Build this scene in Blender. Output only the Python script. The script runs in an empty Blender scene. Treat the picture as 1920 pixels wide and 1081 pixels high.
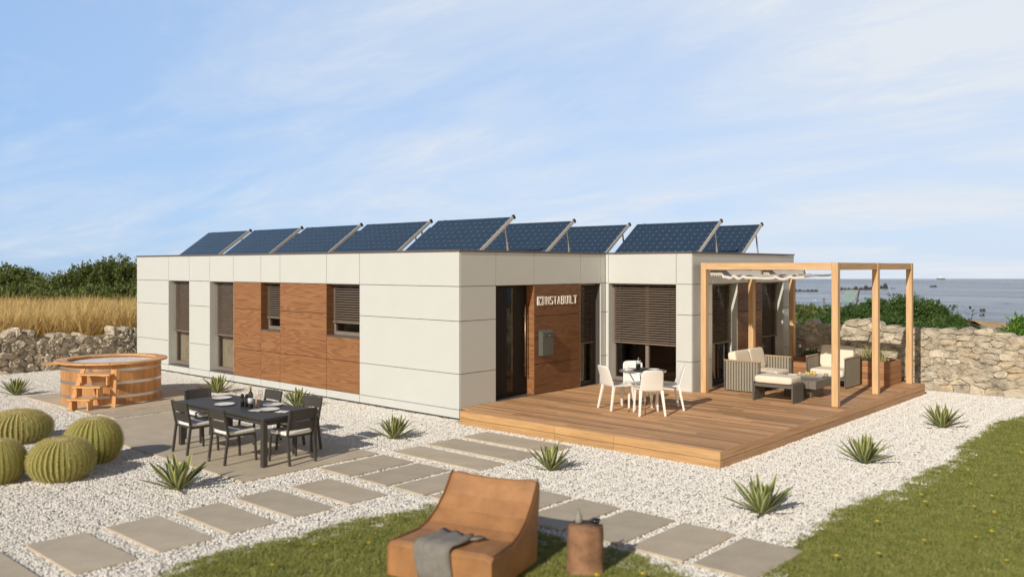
import bpy, bmesh, math, random
from mathutils import Vector, Matrix
R_ = random.Random(7)
PI = math.pi
rad = math.radians
scene = bpy.context.scene
COL = scene.collection

# ------------------------------------------------------------------ camera frame (real metres)
CAM = Vector((11.07, -11.03, 2.80))
YAW = 0.7261
RIGHT = Vector((math.cos(YAW), math.sin(YAW), 0))
FWD = Vector((-math.sin(YAW), math.cos(YAW), 0))
SUN_TRAVEL = Vector((-0.16, 1.0, -0.57)).normalized()

def far_point(lateral, depth, z=0.0):
    """world position of something standing `depth` metres ahead and `lateral` metres to the right of the viewpoint"""
    p = CAM + FWD * depth + RIGHT * lateral
    return Vector((p.x, p.y, z))

# ------------------------------------------------------------------ materials
MATS = {}
def new_mat(name):
    m = bpy.data.materials.new(name); m.use_nodes = True
    nt = m.node_tree
    b = nt.nodes['Principled BSDF']
    MATS[name] = m
    return m, nt, b
def N(nt, t, **kw):
    n = nt.nodes.new(t)
    for k, v in kw.items(): setattr(n, k, v)
    return n
def L(nt, a, b): nt.links.new(a, b)
def ramp(nt, stops, interp='LINEAR'):
    r = N(nt, 'ShaderNodeValToRGB'); e = r.color_ramp.elements
    r.color_ramp.interpolation = interp
    while len(e) > 1: e.remove(e[-1])
    e[0].position = stops[0][0]; e[0].color = (*stops[0][1], 1)
    for p, c in stops[1:]:
        x = e.new(p); x.color = (*c, 1)
    return r
def coords(nt, scale=(1, 1, 1), kind='Object', rot=(0, 0, 0)):
    tc = N(nt, 'ShaderNodeTexCoord'); mp = N(nt, 'ShaderNodeMapping')
    mp.inputs['Scale'].default_value = scale; mp.inputs['Rotation'].default_value = rot
    L(nt, tc.outputs[kind], mp.inputs['Vector'])
    return mp.outputs['Vector']
def noise(nt, vec, scale, detail=4, rough=.55, dist=0.0):
    n = N(nt, 'ShaderNodeTexNoise'); n.inputs['Scale'].default_value = scale
    n.inputs['Detail'].default_value = detail; n.inputs['Roughness'].default_value = rough
    n.inputs['Distortion'].default_value = dist
    if vec is not None: L(nt, vec, n.inputs['Vector'])
    return n
def bump(nt, b, h, strength=.3, dist=.01):
    bp = N(nt, 'ShaderNodeBump'); bp.inputs['Strength'].default_value = strength
    bp.inputs['Distance'].default_value = dist
    L(nt, h, bp.inputs['Height']); L(nt, bp.outputs['Normal'], b.inputs['Normal'])
def mixc(nt, fac, a, b, mode='MIX'):
    m = N(nt, 'ShaderNodeMix', data_type='RGBA', blend_type=mode)
    for k, v in ((0, fac), (6, a), (7, b)):
        if isinstance(v, (int, float)): m.inputs[k].default_value = v
        elif isinstance(v, tuple): m.inputs[k].default_value = (*v, 1)
        else: L(nt, v, m.inputs[k])
    return m.outputs[2]
def island(nt):
    return N(nt, 'ShaderNodeNewGeometry').outputs['Random Per Island']

def plain(name, col, rough=.5, var=.08, nscale=6, metal=0, bumpiness=0, bscale=80, spec=None, coat=0):
    m, nt, b = new_mat(name)
    v = coords(nt)
    n = noise(nt, v, nscale, 5)
    lo = tuple(c * (1 - var) for c in col); hi = tuple(min(1, c * (1 + var)) for c in col)
    r = ramp(nt, [(.3, lo), (.7, hi)]); L(nt, n.outputs['Fac'], r.inputs['Fac'])
    L(nt, r.outputs['Color'], b.inputs['Base Color'])
    b.inputs['Roughness'].default_value = rough; b.inputs['Metallic'].default_value = metal
    if spec is not None: b.inputs['Specular IOR Level'].default_value = spec
    b.inputs['Coat Weight'].default_value = coat
    if bumpiness:
        n2 = noise(nt, v, bscale, 3); bump(nt, b, n2.outputs['Fac'], bumpiness, .005)
    return m

def wood(name, cols, axis=0, grain=14, stretch=16, rough=.5, per_board=.35, fig=0.0, coords_kind='Object'):
    """cols: dark, mid, light; axis: direction the grain runs"""
    m, nt, b = new_mat(name)
    sc = [stretch, stretch, stretch]; sc[axis] = 1.0
    isl = island(nt)
    tc = N(nt, 'ShaderNodeTexCoord')
    off = N(nt, 'ShaderNodeVectorMath', operation='SCALE'); cmb = N(nt, 'ShaderNodeCombineXYZ')
    for i in range(3): L(nt, isl, cmb.inputs[i])
    L(nt, cmb.outputs[0], off.inputs[0]); off.inputs['Scale'].default_value = 37.0
    add = N(nt, 'ShaderNodeVectorMath', operation='ADD')
    L(nt, tc.outputs[coords_kind], add.inputs[0]); L(nt, off.outputs[0], add.inputs[1])
    mp = N(nt, 'ShaderNodeMapping'); mp.inputs['Scale'].default_value = sc
    L(nt, add.outputs[0], mp.inputs['Vector'])
    n = noise(nt, mp.outputs['Vector'], grain / 10, 6, .65, fig)
    r = ramp(nt, [(.28, cols[0]), (.5, cols[1]), (.75, cols[2])])
    L(nt, n.outputs['Fac'], r.inputs['Fac'])
    var = ramp(nt, [(0, (1 - per_board,) * 3), (1, (1 + per_board * .6,) * 3)])
    L(nt, isl, var.inputs['Fac'])
    c = mixc(nt, 1.0, r.outputs['Color'], var.outputs['Color'], 'MULTIPLY')
    L(nt, c, b.inputs['Base Color']); b.inputs['Roughness'].default_value = rough
    bump(nt, b, n.outputs['Fac'], .12, .004)
    return m

M = {}
M['white'] = plain('white_panel', (.565, .588, .575), .42, .015, 2.0)
M['joint'] = plain('joint_backing', (.06, .055, .05), .8)
M['grey_wall'] = plain('interior_plaster', (.42, .38, .33), .8)
M['coping'] = plain('coping_metal', (.13, .105, .09), .45, .05)
M['roof'] = plain('roof_membrane', (.18, .17, .16), .9, .1, 3)
M['frame'] = plain('window_frame', (.075, .065, .06), .45, .05)
M['frame_light'] = plain('window_frame_taupe', (.20, .17, .15), .45, .05)
M['door'] = plain('door_leaf', (.012, .010, .010), .5, .1, spec=.25)
M['sill'] = plain('sill_metal', (.11, .10, .095), .4, .05)
M['blind'] = plain('blind_slat', (.19, .15, .122), .45, .05)
M['steel'] = plain('brushed_steel', (.62, .60, .57), .28, .04, 3, metal=.9)
M['bronze'] = plain('bronze_handle', (.35, .24, .15), .35, .05, 3, metal=.8)
M['curtain'] = plain('pale_curtain', (.80, .74, .64), .9, .05, 20)
M['letter'] = plain('sign_letter', (.86, .83, .77), .5, .03)
M['black'] = plain('black_plastic', (.012, .012, .012), .45)
M['mailbox'] = plain('mailbox_grey', (.095, .10, .09), .5, .05, 20)
M['rail'] = plain('aluminium_rail', (.66, .62, .56), .42, .04, 5, metal=.55)
M['dining'] = plain('dark_powder_coat', (.050, .046, .040), .55, .08, 30)
M['cushion_white'] = plain('cushion_white', (.80, .78, .75), .95, .02, 30, bumpiness=.12, bscale=220)
M['cushion_cream'] = plain('cushion_cream', (.70, .635, .53), .95, .03, 12, bumpiness=.12, bscale=220)
M['white_plastic'] = plain('white_plastic', (.80, .79, .76), .4, .01)
M['strap'] = plain('strap_olive_grey', (.27, .245, .195), .75, .08, 30, bumpiness=.1)
M['strap_frame'] = plain('lounge_frame', (.105, .098, .085), .55, .06)
M['ceramic'] = plain('ceramic', (.78, .76, .72), .25, .02)
M['napkin'] = plain('napkin', (.78, .75, .70), .9, .03)
M['bottle'] = plain('bottle_dark', (.012, .016, .022), .08, .1, 8, coat=.4)
M['foil'] = plain('gold_foil', (.50, .36, .15), .35, .06, 30, metal=.6)
M['label_paper'] = plain('bottle_label', (.55, .58, .60), .6)
M['candle'] = plain('candle_peach', (.75, .47, .30), .6)
M['towel'] = plain('grey_towel', (.20, .19, .175), .95, .14, 14, bumpiness=.5, bscale=120)
M['leather'] = plain('tan_leather', (.335, .165, .066), .6, .2, 5, bumpiness=.25, bscale=45)
M['bark'] = plain('stump_bark', (.25, .135, .075), .85, .35, 9, bumpiness=.6, bscale=30)
M['stone_mug'] = plain('grey_stoneware', (.26, .25, .23), .6)
M['slab'] = None
M['soil'] = plain('potting_soil', (.05, .037, .026), .95, .3, 40)
M['yellow'] = plain('yellow_petal', (.72, .50, .03), .6)
M['juice'] = plain('yellow_drink', (.80, .55, .14), .2)
M['rock'] = plain('sea_rock', (.035, .034, .034), .9, .4, .6, bumpiness=.6, bscale=2)
M['skin'] = plain('skin', (.17, .10, .07), .6)
M['umbrella_blue'] = plain('umbrella_blue', (.25, .42, .72), .8)
M['pale_green'] = plain('pale_green_board', (.22, .30, .285), .6, .1, 5)
M['paper'] = plain('magazine_paper', (.6, .6, .58), .5, .25, 30)

wl = [(.165, .066, .025), (.255, .115, .046), (.335, .168, .074)]
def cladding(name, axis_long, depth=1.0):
    m, nt, b = new_mat(name)
    tc = N(nt, 'ShaderNodeTexCoord'); isl = island(nt)
    cmb = N(nt, 'ShaderNodeCombineXYZ')
    mul = N(nt, 'ShaderNodeMath', operation='MULTIPLY'); mul.inputs[1].default_value = 23.0
    L(nt, isl, mul.inputs[0]); L(nt, mul.outputs[0], cmb.inputs[2])
    add = N(nt, 'ShaderNodeVectorMath', operation='ADD')
    L(nt, tc.outputs['Object'], add.inputs[0]); L(nt, cmb.outputs[0], add.inputs[1])
    sc = [1, 1, 3.4]; sc[axis_long] = .36; sc[1 - axis_long] = .36
    mp = N(nt, 'ShaderNodeMapping'); mp.inputs['Scale'].default_value = sc
    L(nt, add.outputs[0], mp.inputs['Vector'])
    n = noise(nt, mp.outputs['Vector'], 1.35, 2, .4, .3)
    ring = N(nt, 'ShaderNodeMath', operation='MULTIPLY'); ring.inputs[1].default_value = 13.0
    L(nt, n.outputs['Fac'], ring.inputs[0])
    fr = N(nt, 'ShaderNodeMath', operation='PINGPONG'); fr.inputs[1].default_value = .5
    L(nt, ring.outputs[0], fr.inputs[0])
    sc2 = [30, 30, 60]; sc2[axis_long] = 1.6; sc2[1 - axis_long] = 1.6
    mp2 = N(nt, 'ShaderNodeMapping'); mp2.inputs['Scale'].default_value = sc2
    L(nt, add.outputs[0], mp2.inputs['Vector'])
    fine = noise(nt, mp2.outputs['Vector'], 1.0, 4, .6)
    mx = N(nt, 'ShaderNodeMath', operation='MULTIPLY_ADD'); mx.inputs[1].default_value = .95
    L(nt, fr.outputs[0], mx.inputs[0])
    f2 = N(nt, 'ShaderNodeMath', operation='MULTIPLY_ADD'); f2.inputs[1].default_value = .75; f2.inputs[2].default_value = -.05
    L(nt, fine.outputs['Fac'], f2.inputs[0]); L(nt, f2.outputs[0], mx.inputs[2])
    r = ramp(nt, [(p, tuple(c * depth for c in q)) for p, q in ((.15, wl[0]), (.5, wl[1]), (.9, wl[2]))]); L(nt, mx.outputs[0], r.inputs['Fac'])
    L(nt, r.outputs['Color'], b.inputs['Base Color']); b.inputs['Roughness'].default_value = .5
    return m
M['clad_x'] = cladding('walnut_cladding_front', 0)
M['clad_y'] = cladding('walnut_cladding_side_shaded', 1, .62)  # same walnut as the front, shade of the side walls darkened into its colour
dk = [(.34, .18, .082), (.50, .285, .142), (.62, .385, .21)]
M['deck'] = wood('deck_board', dk, 0, 16, 22, .6, .42)
M['deck_y'] = wood('deck_fascia', dk, 1, 16, 22, .55, .18)
M['deck_face'] = wood('deck_front_fascia', [(.36, .20, .085), (.50, .30, .135), (.60, .39, .19)], 0, 16, 18, .55, .14)
pw = [(.46, .28, .135), (.58, .38, .20), (.66, .46, .26)]
M['pine_z'] = wood('pergola_post_timber', pw, 2, 16, 16, .6, .1)
M['pine_x'] = wood('pergola_beam_timber_x', pw, 0, 16, 16, .6, .1)
M['pine_y'] = wood('pergola_beam_timber_y', pw, 1, 16, 16, .6, .1)
M['tub'] = wood('tub_cedar', [(.38, .17, .06), (.52, .26, .10), (.62, .35, .14)], 2, 14, 12, .5, .22)
M['tub_rim'] = wood('tub_rim_cedar', [(.50, .26, .10), (.62, .35, .145), (.70, .42, .19)], 0, 14, 6, .5, .12)
M['planter'] = wood('planter_timber', [(.25, .115, .05), (.36, .18, .085), (.45, .25, .12)], 0, 14, 14, .6, .18)
M['teak'] = wood('teak_cap', [(.32, .19, .09), (.42, .27, .14), (.5, .34, .18)], 0, 14, 10, .6, .1)
M['table_grey'] = wood('weathered_table', [(.12, .105, .088), (.17, .15, .128), (.22, .20, .17)], 1, 14, 16, .65, .15)

def glass_mat(name, tint=(.74, .73, .70), refl=.045, k=1.0):
    m, nt, b = new_mat(name)
    nt.nodes.remove(b)
    out = nt.nodes['Material Output']
    tr = N(nt, 'ShaderNodeBsdfTransparent'); tr.inputs[0].default_value = (*tint, 1)
    gl = N(nt, 'ShaderNodeBsdfGlossy'); gl.inputs['Roughness'].default_value = .01
    fc = N(nt, 'ShaderNodeLayerWeight'); fc.inputs['Blend'].default_value = .5
    lw = N(nt, 'ShaderNodeMath', operation='POWER'); lw.inputs[1].default_value = 4.0; L(nt, fc.outputs['Facing'], lw.inputs[0])
    ad = N(nt, 'ShaderNodeMath', operation='ADD'); ad.inputs[1].default_value = refl
    L(nt, lw.outputs[0], ad.inputs[0])
    ml = N(nt, 'ShaderNodeMath', operation='MULTIPLY', use_clamp=True); ml.inputs[1].default_value = k; L(nt, ad.outputs[0], ml.inputs[0])
    mx = N(nt, 'ShaderNodeMixShader')
    L(nt, ml.outputs[0], mx.inputs[0]); L(nt, tr.outputs[0], mx.inputs[1]); L(nt, gl.outputs[0], mx.inputs[2])
    L(nt, mx.outputs[0], out.inputs['Surface'])
    return m
M['glass'] = glass_mat('window_glass')
M['clear'] = glass_mat('drinking_glass', (.90, .91, .91), .02, .9)
M['smoked'] = glass_mat('smoked_table_glass', (.74, .75, .75), .03, .7)

def cells_mat():
    m, nt, b = new_mat('solar_cells')
    v = coords(nt)
    br = N(nt, 'ShaderNodeTexBrick'); br.offset = 0.0; br.squash = 1.0
    br.inputs['Color1'].default_value = (.020, .039, .068, 1); br.inputs['Color2'].default_value = (.024, .046, .080, 1)
    br.inputs['Mortar'].default_value = (.040, .070, .115, 1)
    br.inputs['Scale'].default_value = 1.0; br.inputs['Mortar Size'].default_value = .0035
    br.inputs['Brick Width'].default_value = .1700; br.inputs['Row Height'].default_value = .158
    L(nt, v, br.inputs['Vector'])
    # pale diamonds where four cells meet
    sx = N(nt, 'ShaderNodeSeparateXYZ'); L(nt, v, sx.inputs[0])
    def pp(o, s):
        d = N(nt, 'ShaderNodeMath', operation='DIVIDE'); d.inputs[1].default_value = s; L(nt, o, d.inputs[0])
        p = N(nt, 'ShaderNodeMath', operation='PINGPONG'); p.inputs[1].default_value = .5; L(nt, d.outputs[0], p.inputs[0])
        return p.outputs[0]
    a = N(nt, 'ShaderNodeMath', operation='ADD'); L(nt, pp(sx.outputs[0], .17), a.inputs[0]); L(nt, pp(sx.outputs[1], .158), a.inputs[1])
    lt = N(nt, 'ShaderNodeMath', operation='LESS_THAN'); lt.inputs[1].default_value = .11; L(nt, a.outputs[0], lt.inputs[0])
    c = mixc(nt, lt.outputs[0], br.outputs['Color'], (.17, .22, .27))
    L(nt, c, b.inputs['Base Color']); b.inputs['Roughness'].default_value = .4
    b.inputs['Coat Weight'].default_value = .12; b.inputs['Coat Roughness'].default_value = .2
    return m
M['cells'] = cells_mat()

def slab_mat():
    m, nt, b = new_mat('paving_slab')
    v = coords(nt); isl = island(nt)
    n = noise(nt, v, 3, 6, .6); n2 = noise(nt, v, 60, 4, .6)
    r = ramp(nt, [(.3, (.45, .385, .29)), (.7, (.55, .475, .36))]); L(nt, n.outputs['Fac'], r.inputs['Fac'])
    r2 = ramp(nt, [(.3, (.86, .86, .86)), (.7, (1.08, 1.08, 1.08))]); L(nt, n2.outputs['Fac'], r2.inputs['Fac'])
    c = mixc(nt, 1, r.outputs['Color'], r2.outputs['Color'], 'MULTIPLY')
    oi = N(nt, 'ShaderNodeObjectInfo'); r3 = ramp(nt, [(0, (.9, .9, .9)), (1, (1.08, 1.07, 1.06))]); L(nt, oi.outputs['Random'], r3.inputs['Fac'])
    c = mixc(nt, 1, c, r3.outputs['Color'], 'MULTIPLY')
    L(nt, c, b.inputs['Base Color']); b.inputs['Roughness'].default_value = .75
    bump(nt, b, n2.outputs['Fac'], .15, .004)
    return m
M['slab'] = slab_mat()

def stone_mat(name, cols, noise_scale=5, bmp=.9):
    m, nt, b = new_mat(name)
    v = coords(nt); isl = island(nt)
    r = ramp(nt, [(i / (len(cols) - 1), c) for i, c in enumerate(cols)]); L(nt, isl, r.inputs['Fac'])
    n = noise(nt, v, noise_scale, 8, .65); n2 = noise(nt, v, noise_scale * 5, 6, .7)
    r2 = ramp(nt, [(.30, (.46, .43, .40)), (.48, (.98, .97, .95)), (.72, (1.34, 1.30, 1.22))]); L(nt, n.outputs['Fac'], r2.inputs['Fac'])
    c = mixc(nt, 1, r.outputs['Color'], r2.outputs['Color'], 'MULTIPLY')
    L(nt, c, b.inputs['Base Color']); b.inputs['Roughness'].default_value = .9
    ad = N(nt, 'ShaderNodeMath', operation='MULTIPLY_ADD'); ad.inputs[1].default_value = .4
    L(nt, n2.outputs['Fac'], ad.inputs[0]); L(nt, n.outputs['Fac'], ad.inputs[2])
    bump(nt, b, ad.outputs[0], bmp, .05)
    return m
M['wall_pale'] = stone_mat('pale_field_stone', [(.42, .37, .29), (.52, .47, .385), (.37, .335, .275), (.60, .55, .46), (.46, .385, .285), (.48, .45, .395)])
M['wall_grey'] = stone_mat('grey_field_stone', [(.42, .375, .30), (.54, .485, .40), (.36, .325, .265), (.62, .56, .465), (.48, .425, .345)], 6, 1.0)
M['mortar_pale'] = plain('pale_mortar', (.36, .32, .25), .95, .2, 8, bumpiness=.6, bscale=30)
M['mortar_dark'] = plain('dark_rubble_core', (.25, .215, .165), .95, .3, 8, bumpiness=.6, bscale=30)

def gravel_stone_mat():
    m, nt, b = new_mat('white_pebble')
    isl = island(nt)
    r = ramp(nt, [(0, (.42, .39, .35)), (.12, (.62, .60, .56)), (.5, (.74, .72, .68)), (.9, (.81, .795, .755)), (1, (.48, .44, .38))])
    L(nt, isl, r.inputs['Fac']); L(nt, r.outputs['Color'], b.inputs['Base Color']); b.inputs['Roughness'].default_value = .8
    return m
M['pebble'] = gravel_stone_mat()
def gravel_bed_mat():
    m, nt, b = new_mat('gravel_bed_under_pebbles')
    v = coords(nt)
    vo = N(nt, 'ShaderNodeTexVoronoi'); vo.inputs['Scale'].default_value = 38; L(nt, v, vo.inputs['Vector'])
    r = ramp(nt, [(0, (.50, .48, .44)), (1, (.64, .62, .58))]); L(nt, vo.outputs['Color'], r.inputs['Fac'])
    L(nt, r.outputs['Color'], b.inputs['Base Color']); b.inputs['Roughness'].default_value = .9
    inv = N(nt, 'ShaderNodeMath', operation='SUBTRACT'); inv.inputs[0].default_value = 1; L(nt, vo.outputs['Distance'], inv.inputs[1])
    bump(nt, b, inv.outputs[0], 1.0, .02)
    return m
M['gravel_bed'] = gravel_bed_mat()

def leaf_mat(name, cols, rough=.55, trans=.25, obj_rand=False, spec=.3):
    m, nt, b = new_mat(name)
    isl = island(nt)
    v = coords(nt); n = noise(nt, v, .9, 3)
    ad = N(nt, 'ShaderNodeMath', operation='MULTIPLY_ADD'); ad.inputs[1].default_value = .55
    L(nt, isl, ad.inputs[0])
    sb = N(nt, 'ShaderNodeMath', operation='MULTIPLY'); sb.inputs[1].default_value = .5
    if obj_rand: L(nt, N(nt, 'ShaderNodeObjectInfo').outputs['Random'], sb.inputs[0])
    else: L(nt, n.outputs['Fac'], sb.inputs[0])
    L(nt, sb.outputs[0], ad.inputs[2])
    r = ramp(nt, [(i / (len(cols) - 1), c) for i, c in enumerate(cols)]); L(nt, ad.outputs[0], r.inputs['Fac'])
    L(nt, r.outputs['Color'], b.inputs['Base Color']); b.inputs['Roughness'].default_value = rough
    b.inputs['Specular IOR Level'].default_value = spec
    if trans:
        out = nt.nodes['Material Output']; t = N(nt, 'ShaderNodeBsdfTranslucent'); L(nt, r.outputs['Color'], t.inputs[0])
        mx = N(nt, 'ShaderNodeMixShader'); mx.inputs[0].default_value = trans
        L(nt, b.outputs[0], mx.inputs[1]); L(nt, t.outputs[0], mx.inputs[2]); L(nt, mx.outputs[0], out.inputs['Surface'])
    return m
M['juniper'] = leaf_mat('juniper_foliage', [(.025, .055, .015), (.05, .10, .024), (.085, .15, .036), (.125, .19, .05)])
M['scrub'] = leaf_mat('scrub_foliage', [(.05, .075, .022), (.095, .13, .035), (.14, .18, .05), (.20, .225, .075)])
M['scrub_core'] = plain('bush_inner_fill', (.022, .026, .013), .95, .3, 3)
M['bright_leaf'] = leaf_mat('bright_shrub_foliage', [(.06, .13, .02), (.11, .22, .03), (.18, .32, .05)])
M['grey_leaf'] = leaf_mat('grey_sapling_leaf', [(.05, .06, .05), (.11, .12, .10), (.2, .21, .19)])
M['dry_grass'] = leaf_mat('dry_grass_blade', [(.46, .30, .11), (.62, .45, .18), (.76, .58, .26), (.82, .67, .36)], .8, .3, True)
M['lawn_blade'] = leaf_mat('lawn_blade', [(.19, .225, .05), (.285, .315, .075), (.37, .385, .11), (.45, .43, .17)], .6, .3, True)
M['agave_green'] = leaf_mat('agave_leaf_green', [(.065, .105, .035), (.11, .16, .05), (.16, .20, .075)], .45, .1)
M['agave_yellow'] = leaf_mat('agave_leaf_margin', [(.32, .33, .12), (.44, .43, .18), (.52, .50, .24)], .5, .1)
M['cactus'] = leaf_mat('cactus_skin', [(.17, .185, .032), (.235, .245, .046), (.285, .28, .06)], .6, 0)
M['spine'] = leaf_mat('cactus_spine', [(.50, .42, .17), (.60, .51, .23), (.68, .60, .32)], .6, .2)
M['wool'] = plain('cactus_wool', (.55, .46, .28), .95, .25, 60, bumpiness=.6)
M['ground'] = None
M['trunk'] = plain('shrub_stem', (.09, .065, .045), .9, .3, 10)

def ground_mat():
    m, nt, b = new_mat('coastal_ground')
    v = coords(nt)
    n = noise(nt, v, .12, 6); n2 = noise(nt, v, 4, 5)
    r = ramp(nt, [(.35, (.09, .10, .035)), (.5, (.22, .17, .08)), (.7, (.36, .27, .13))]); L(nt, n.outputs['Fac'], r.inputs['Fac'])
    r2 = ramp(nt, [(.3, (.7, .7, .7)), (.7, (1.2, 1.2, 1.2))]); L(nt, n2.outputs['Fac'], r2.inputs['Fac'])
    L(nt, mixc(nt, 1, r.outputs['Color'], r2.outputs['Color'], 'MULTIPLY'), b.inputs['Base Color'])
    b.inputs['Roughness'].default_value = .95; bump(nt, b, n2.outputs['Fac'], .5, .05)
    return m
M['ground'] = ground_mat()
M['lawn_soil'] = plain('lawn_soil', (.17, .17, .05), .95, .3, 12)
M['sand'] = plain('beach_sand', (.46, .33, .17), .95, .2, 1.5)
M['greygreen'] = plain('bank_grass', (.20, .20, .13), .95, .25, 1.5)
def sea_mat():
    m, nt, b = new_mat('sea_water')
    v = coords(nt, (.05, .45, 1), 'Object', (0, 0, -YAW)); v2 = coords(nt)
    n = noise(nt, v, 1.0, 6, .65); n2 = noise(nt, v, .12, 4, .5); n3 = noise(nt, v2, .5, 5, .6)
    ad = N(nt, 'ShaderNodeMath', operation='MULTIPLY_ADD'); ad.inputs[1].default_value = .8
    L(nt, n2.outputs['Fac'], ad.inputs[0]); L(nt, n.outputs['Fac'], ad.inputs[2])
    r = ramp(nt, [(.68, (.085, .105, .135)), (.90, (.17, .195, .23)), (1.0, (.33, .36, .40))]); L(nt, ad.outputs[0], r.inputs['Fac'])
    L(nt, r.outputs['Color'], b.inputs['Base Color'])
    b.inputs['Roughness'].default_value = .24; b.inputs['IOR'].default_value = 1.33
    bump(nt, b, n3.outputs['Fac'], .9, 1.1)
    return m
M['sea'] = sea_mat()
def tub_water():
    m, nt, b = new_mat('tub_water')
    v = coords(nt); n = noise(nt, v, 5, 4)
    r = ramp(nt, [(.35, (.66, .57, .50)), (.6, (.86, .82, .78))]); L(nt, n.outputs['Fac'], r.inputs['Fac'])
    L(nt, r.outputs['Color'], b.inputs['Base Color']); b.inputs['Roughness'].default_value = .4
    bump(nt, b, n.outputs['Fac'], .3, .02)
    return m
M['water'] = tub_water()
def cloth_mat():
    m, nt, b = new_mat('canopy_cloth')
    b.inputs['Base Color'].default_value = (.82, .78, .71, 1); b.inputs['Roughness'].default_value = .9
    out = nt.nodes['Material Output']; t = N(nt, 'ShaderNodeBsdfTranslucent'); t.inputs[0].default_value = (.72, .67, .60, 1)
    mx = N(nt, 'ShaderNodeMixShader'); mx.inputs[0].default_value = .3
    L(nt, b.outputs[0], mx.inputs[1]); L(nt, t.outputs[0], mx.inputs[2]); L(nt, mx.outputs[0], out.inputs['Surface'])
    return m
M['cloth'] = cloth_mat()

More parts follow.
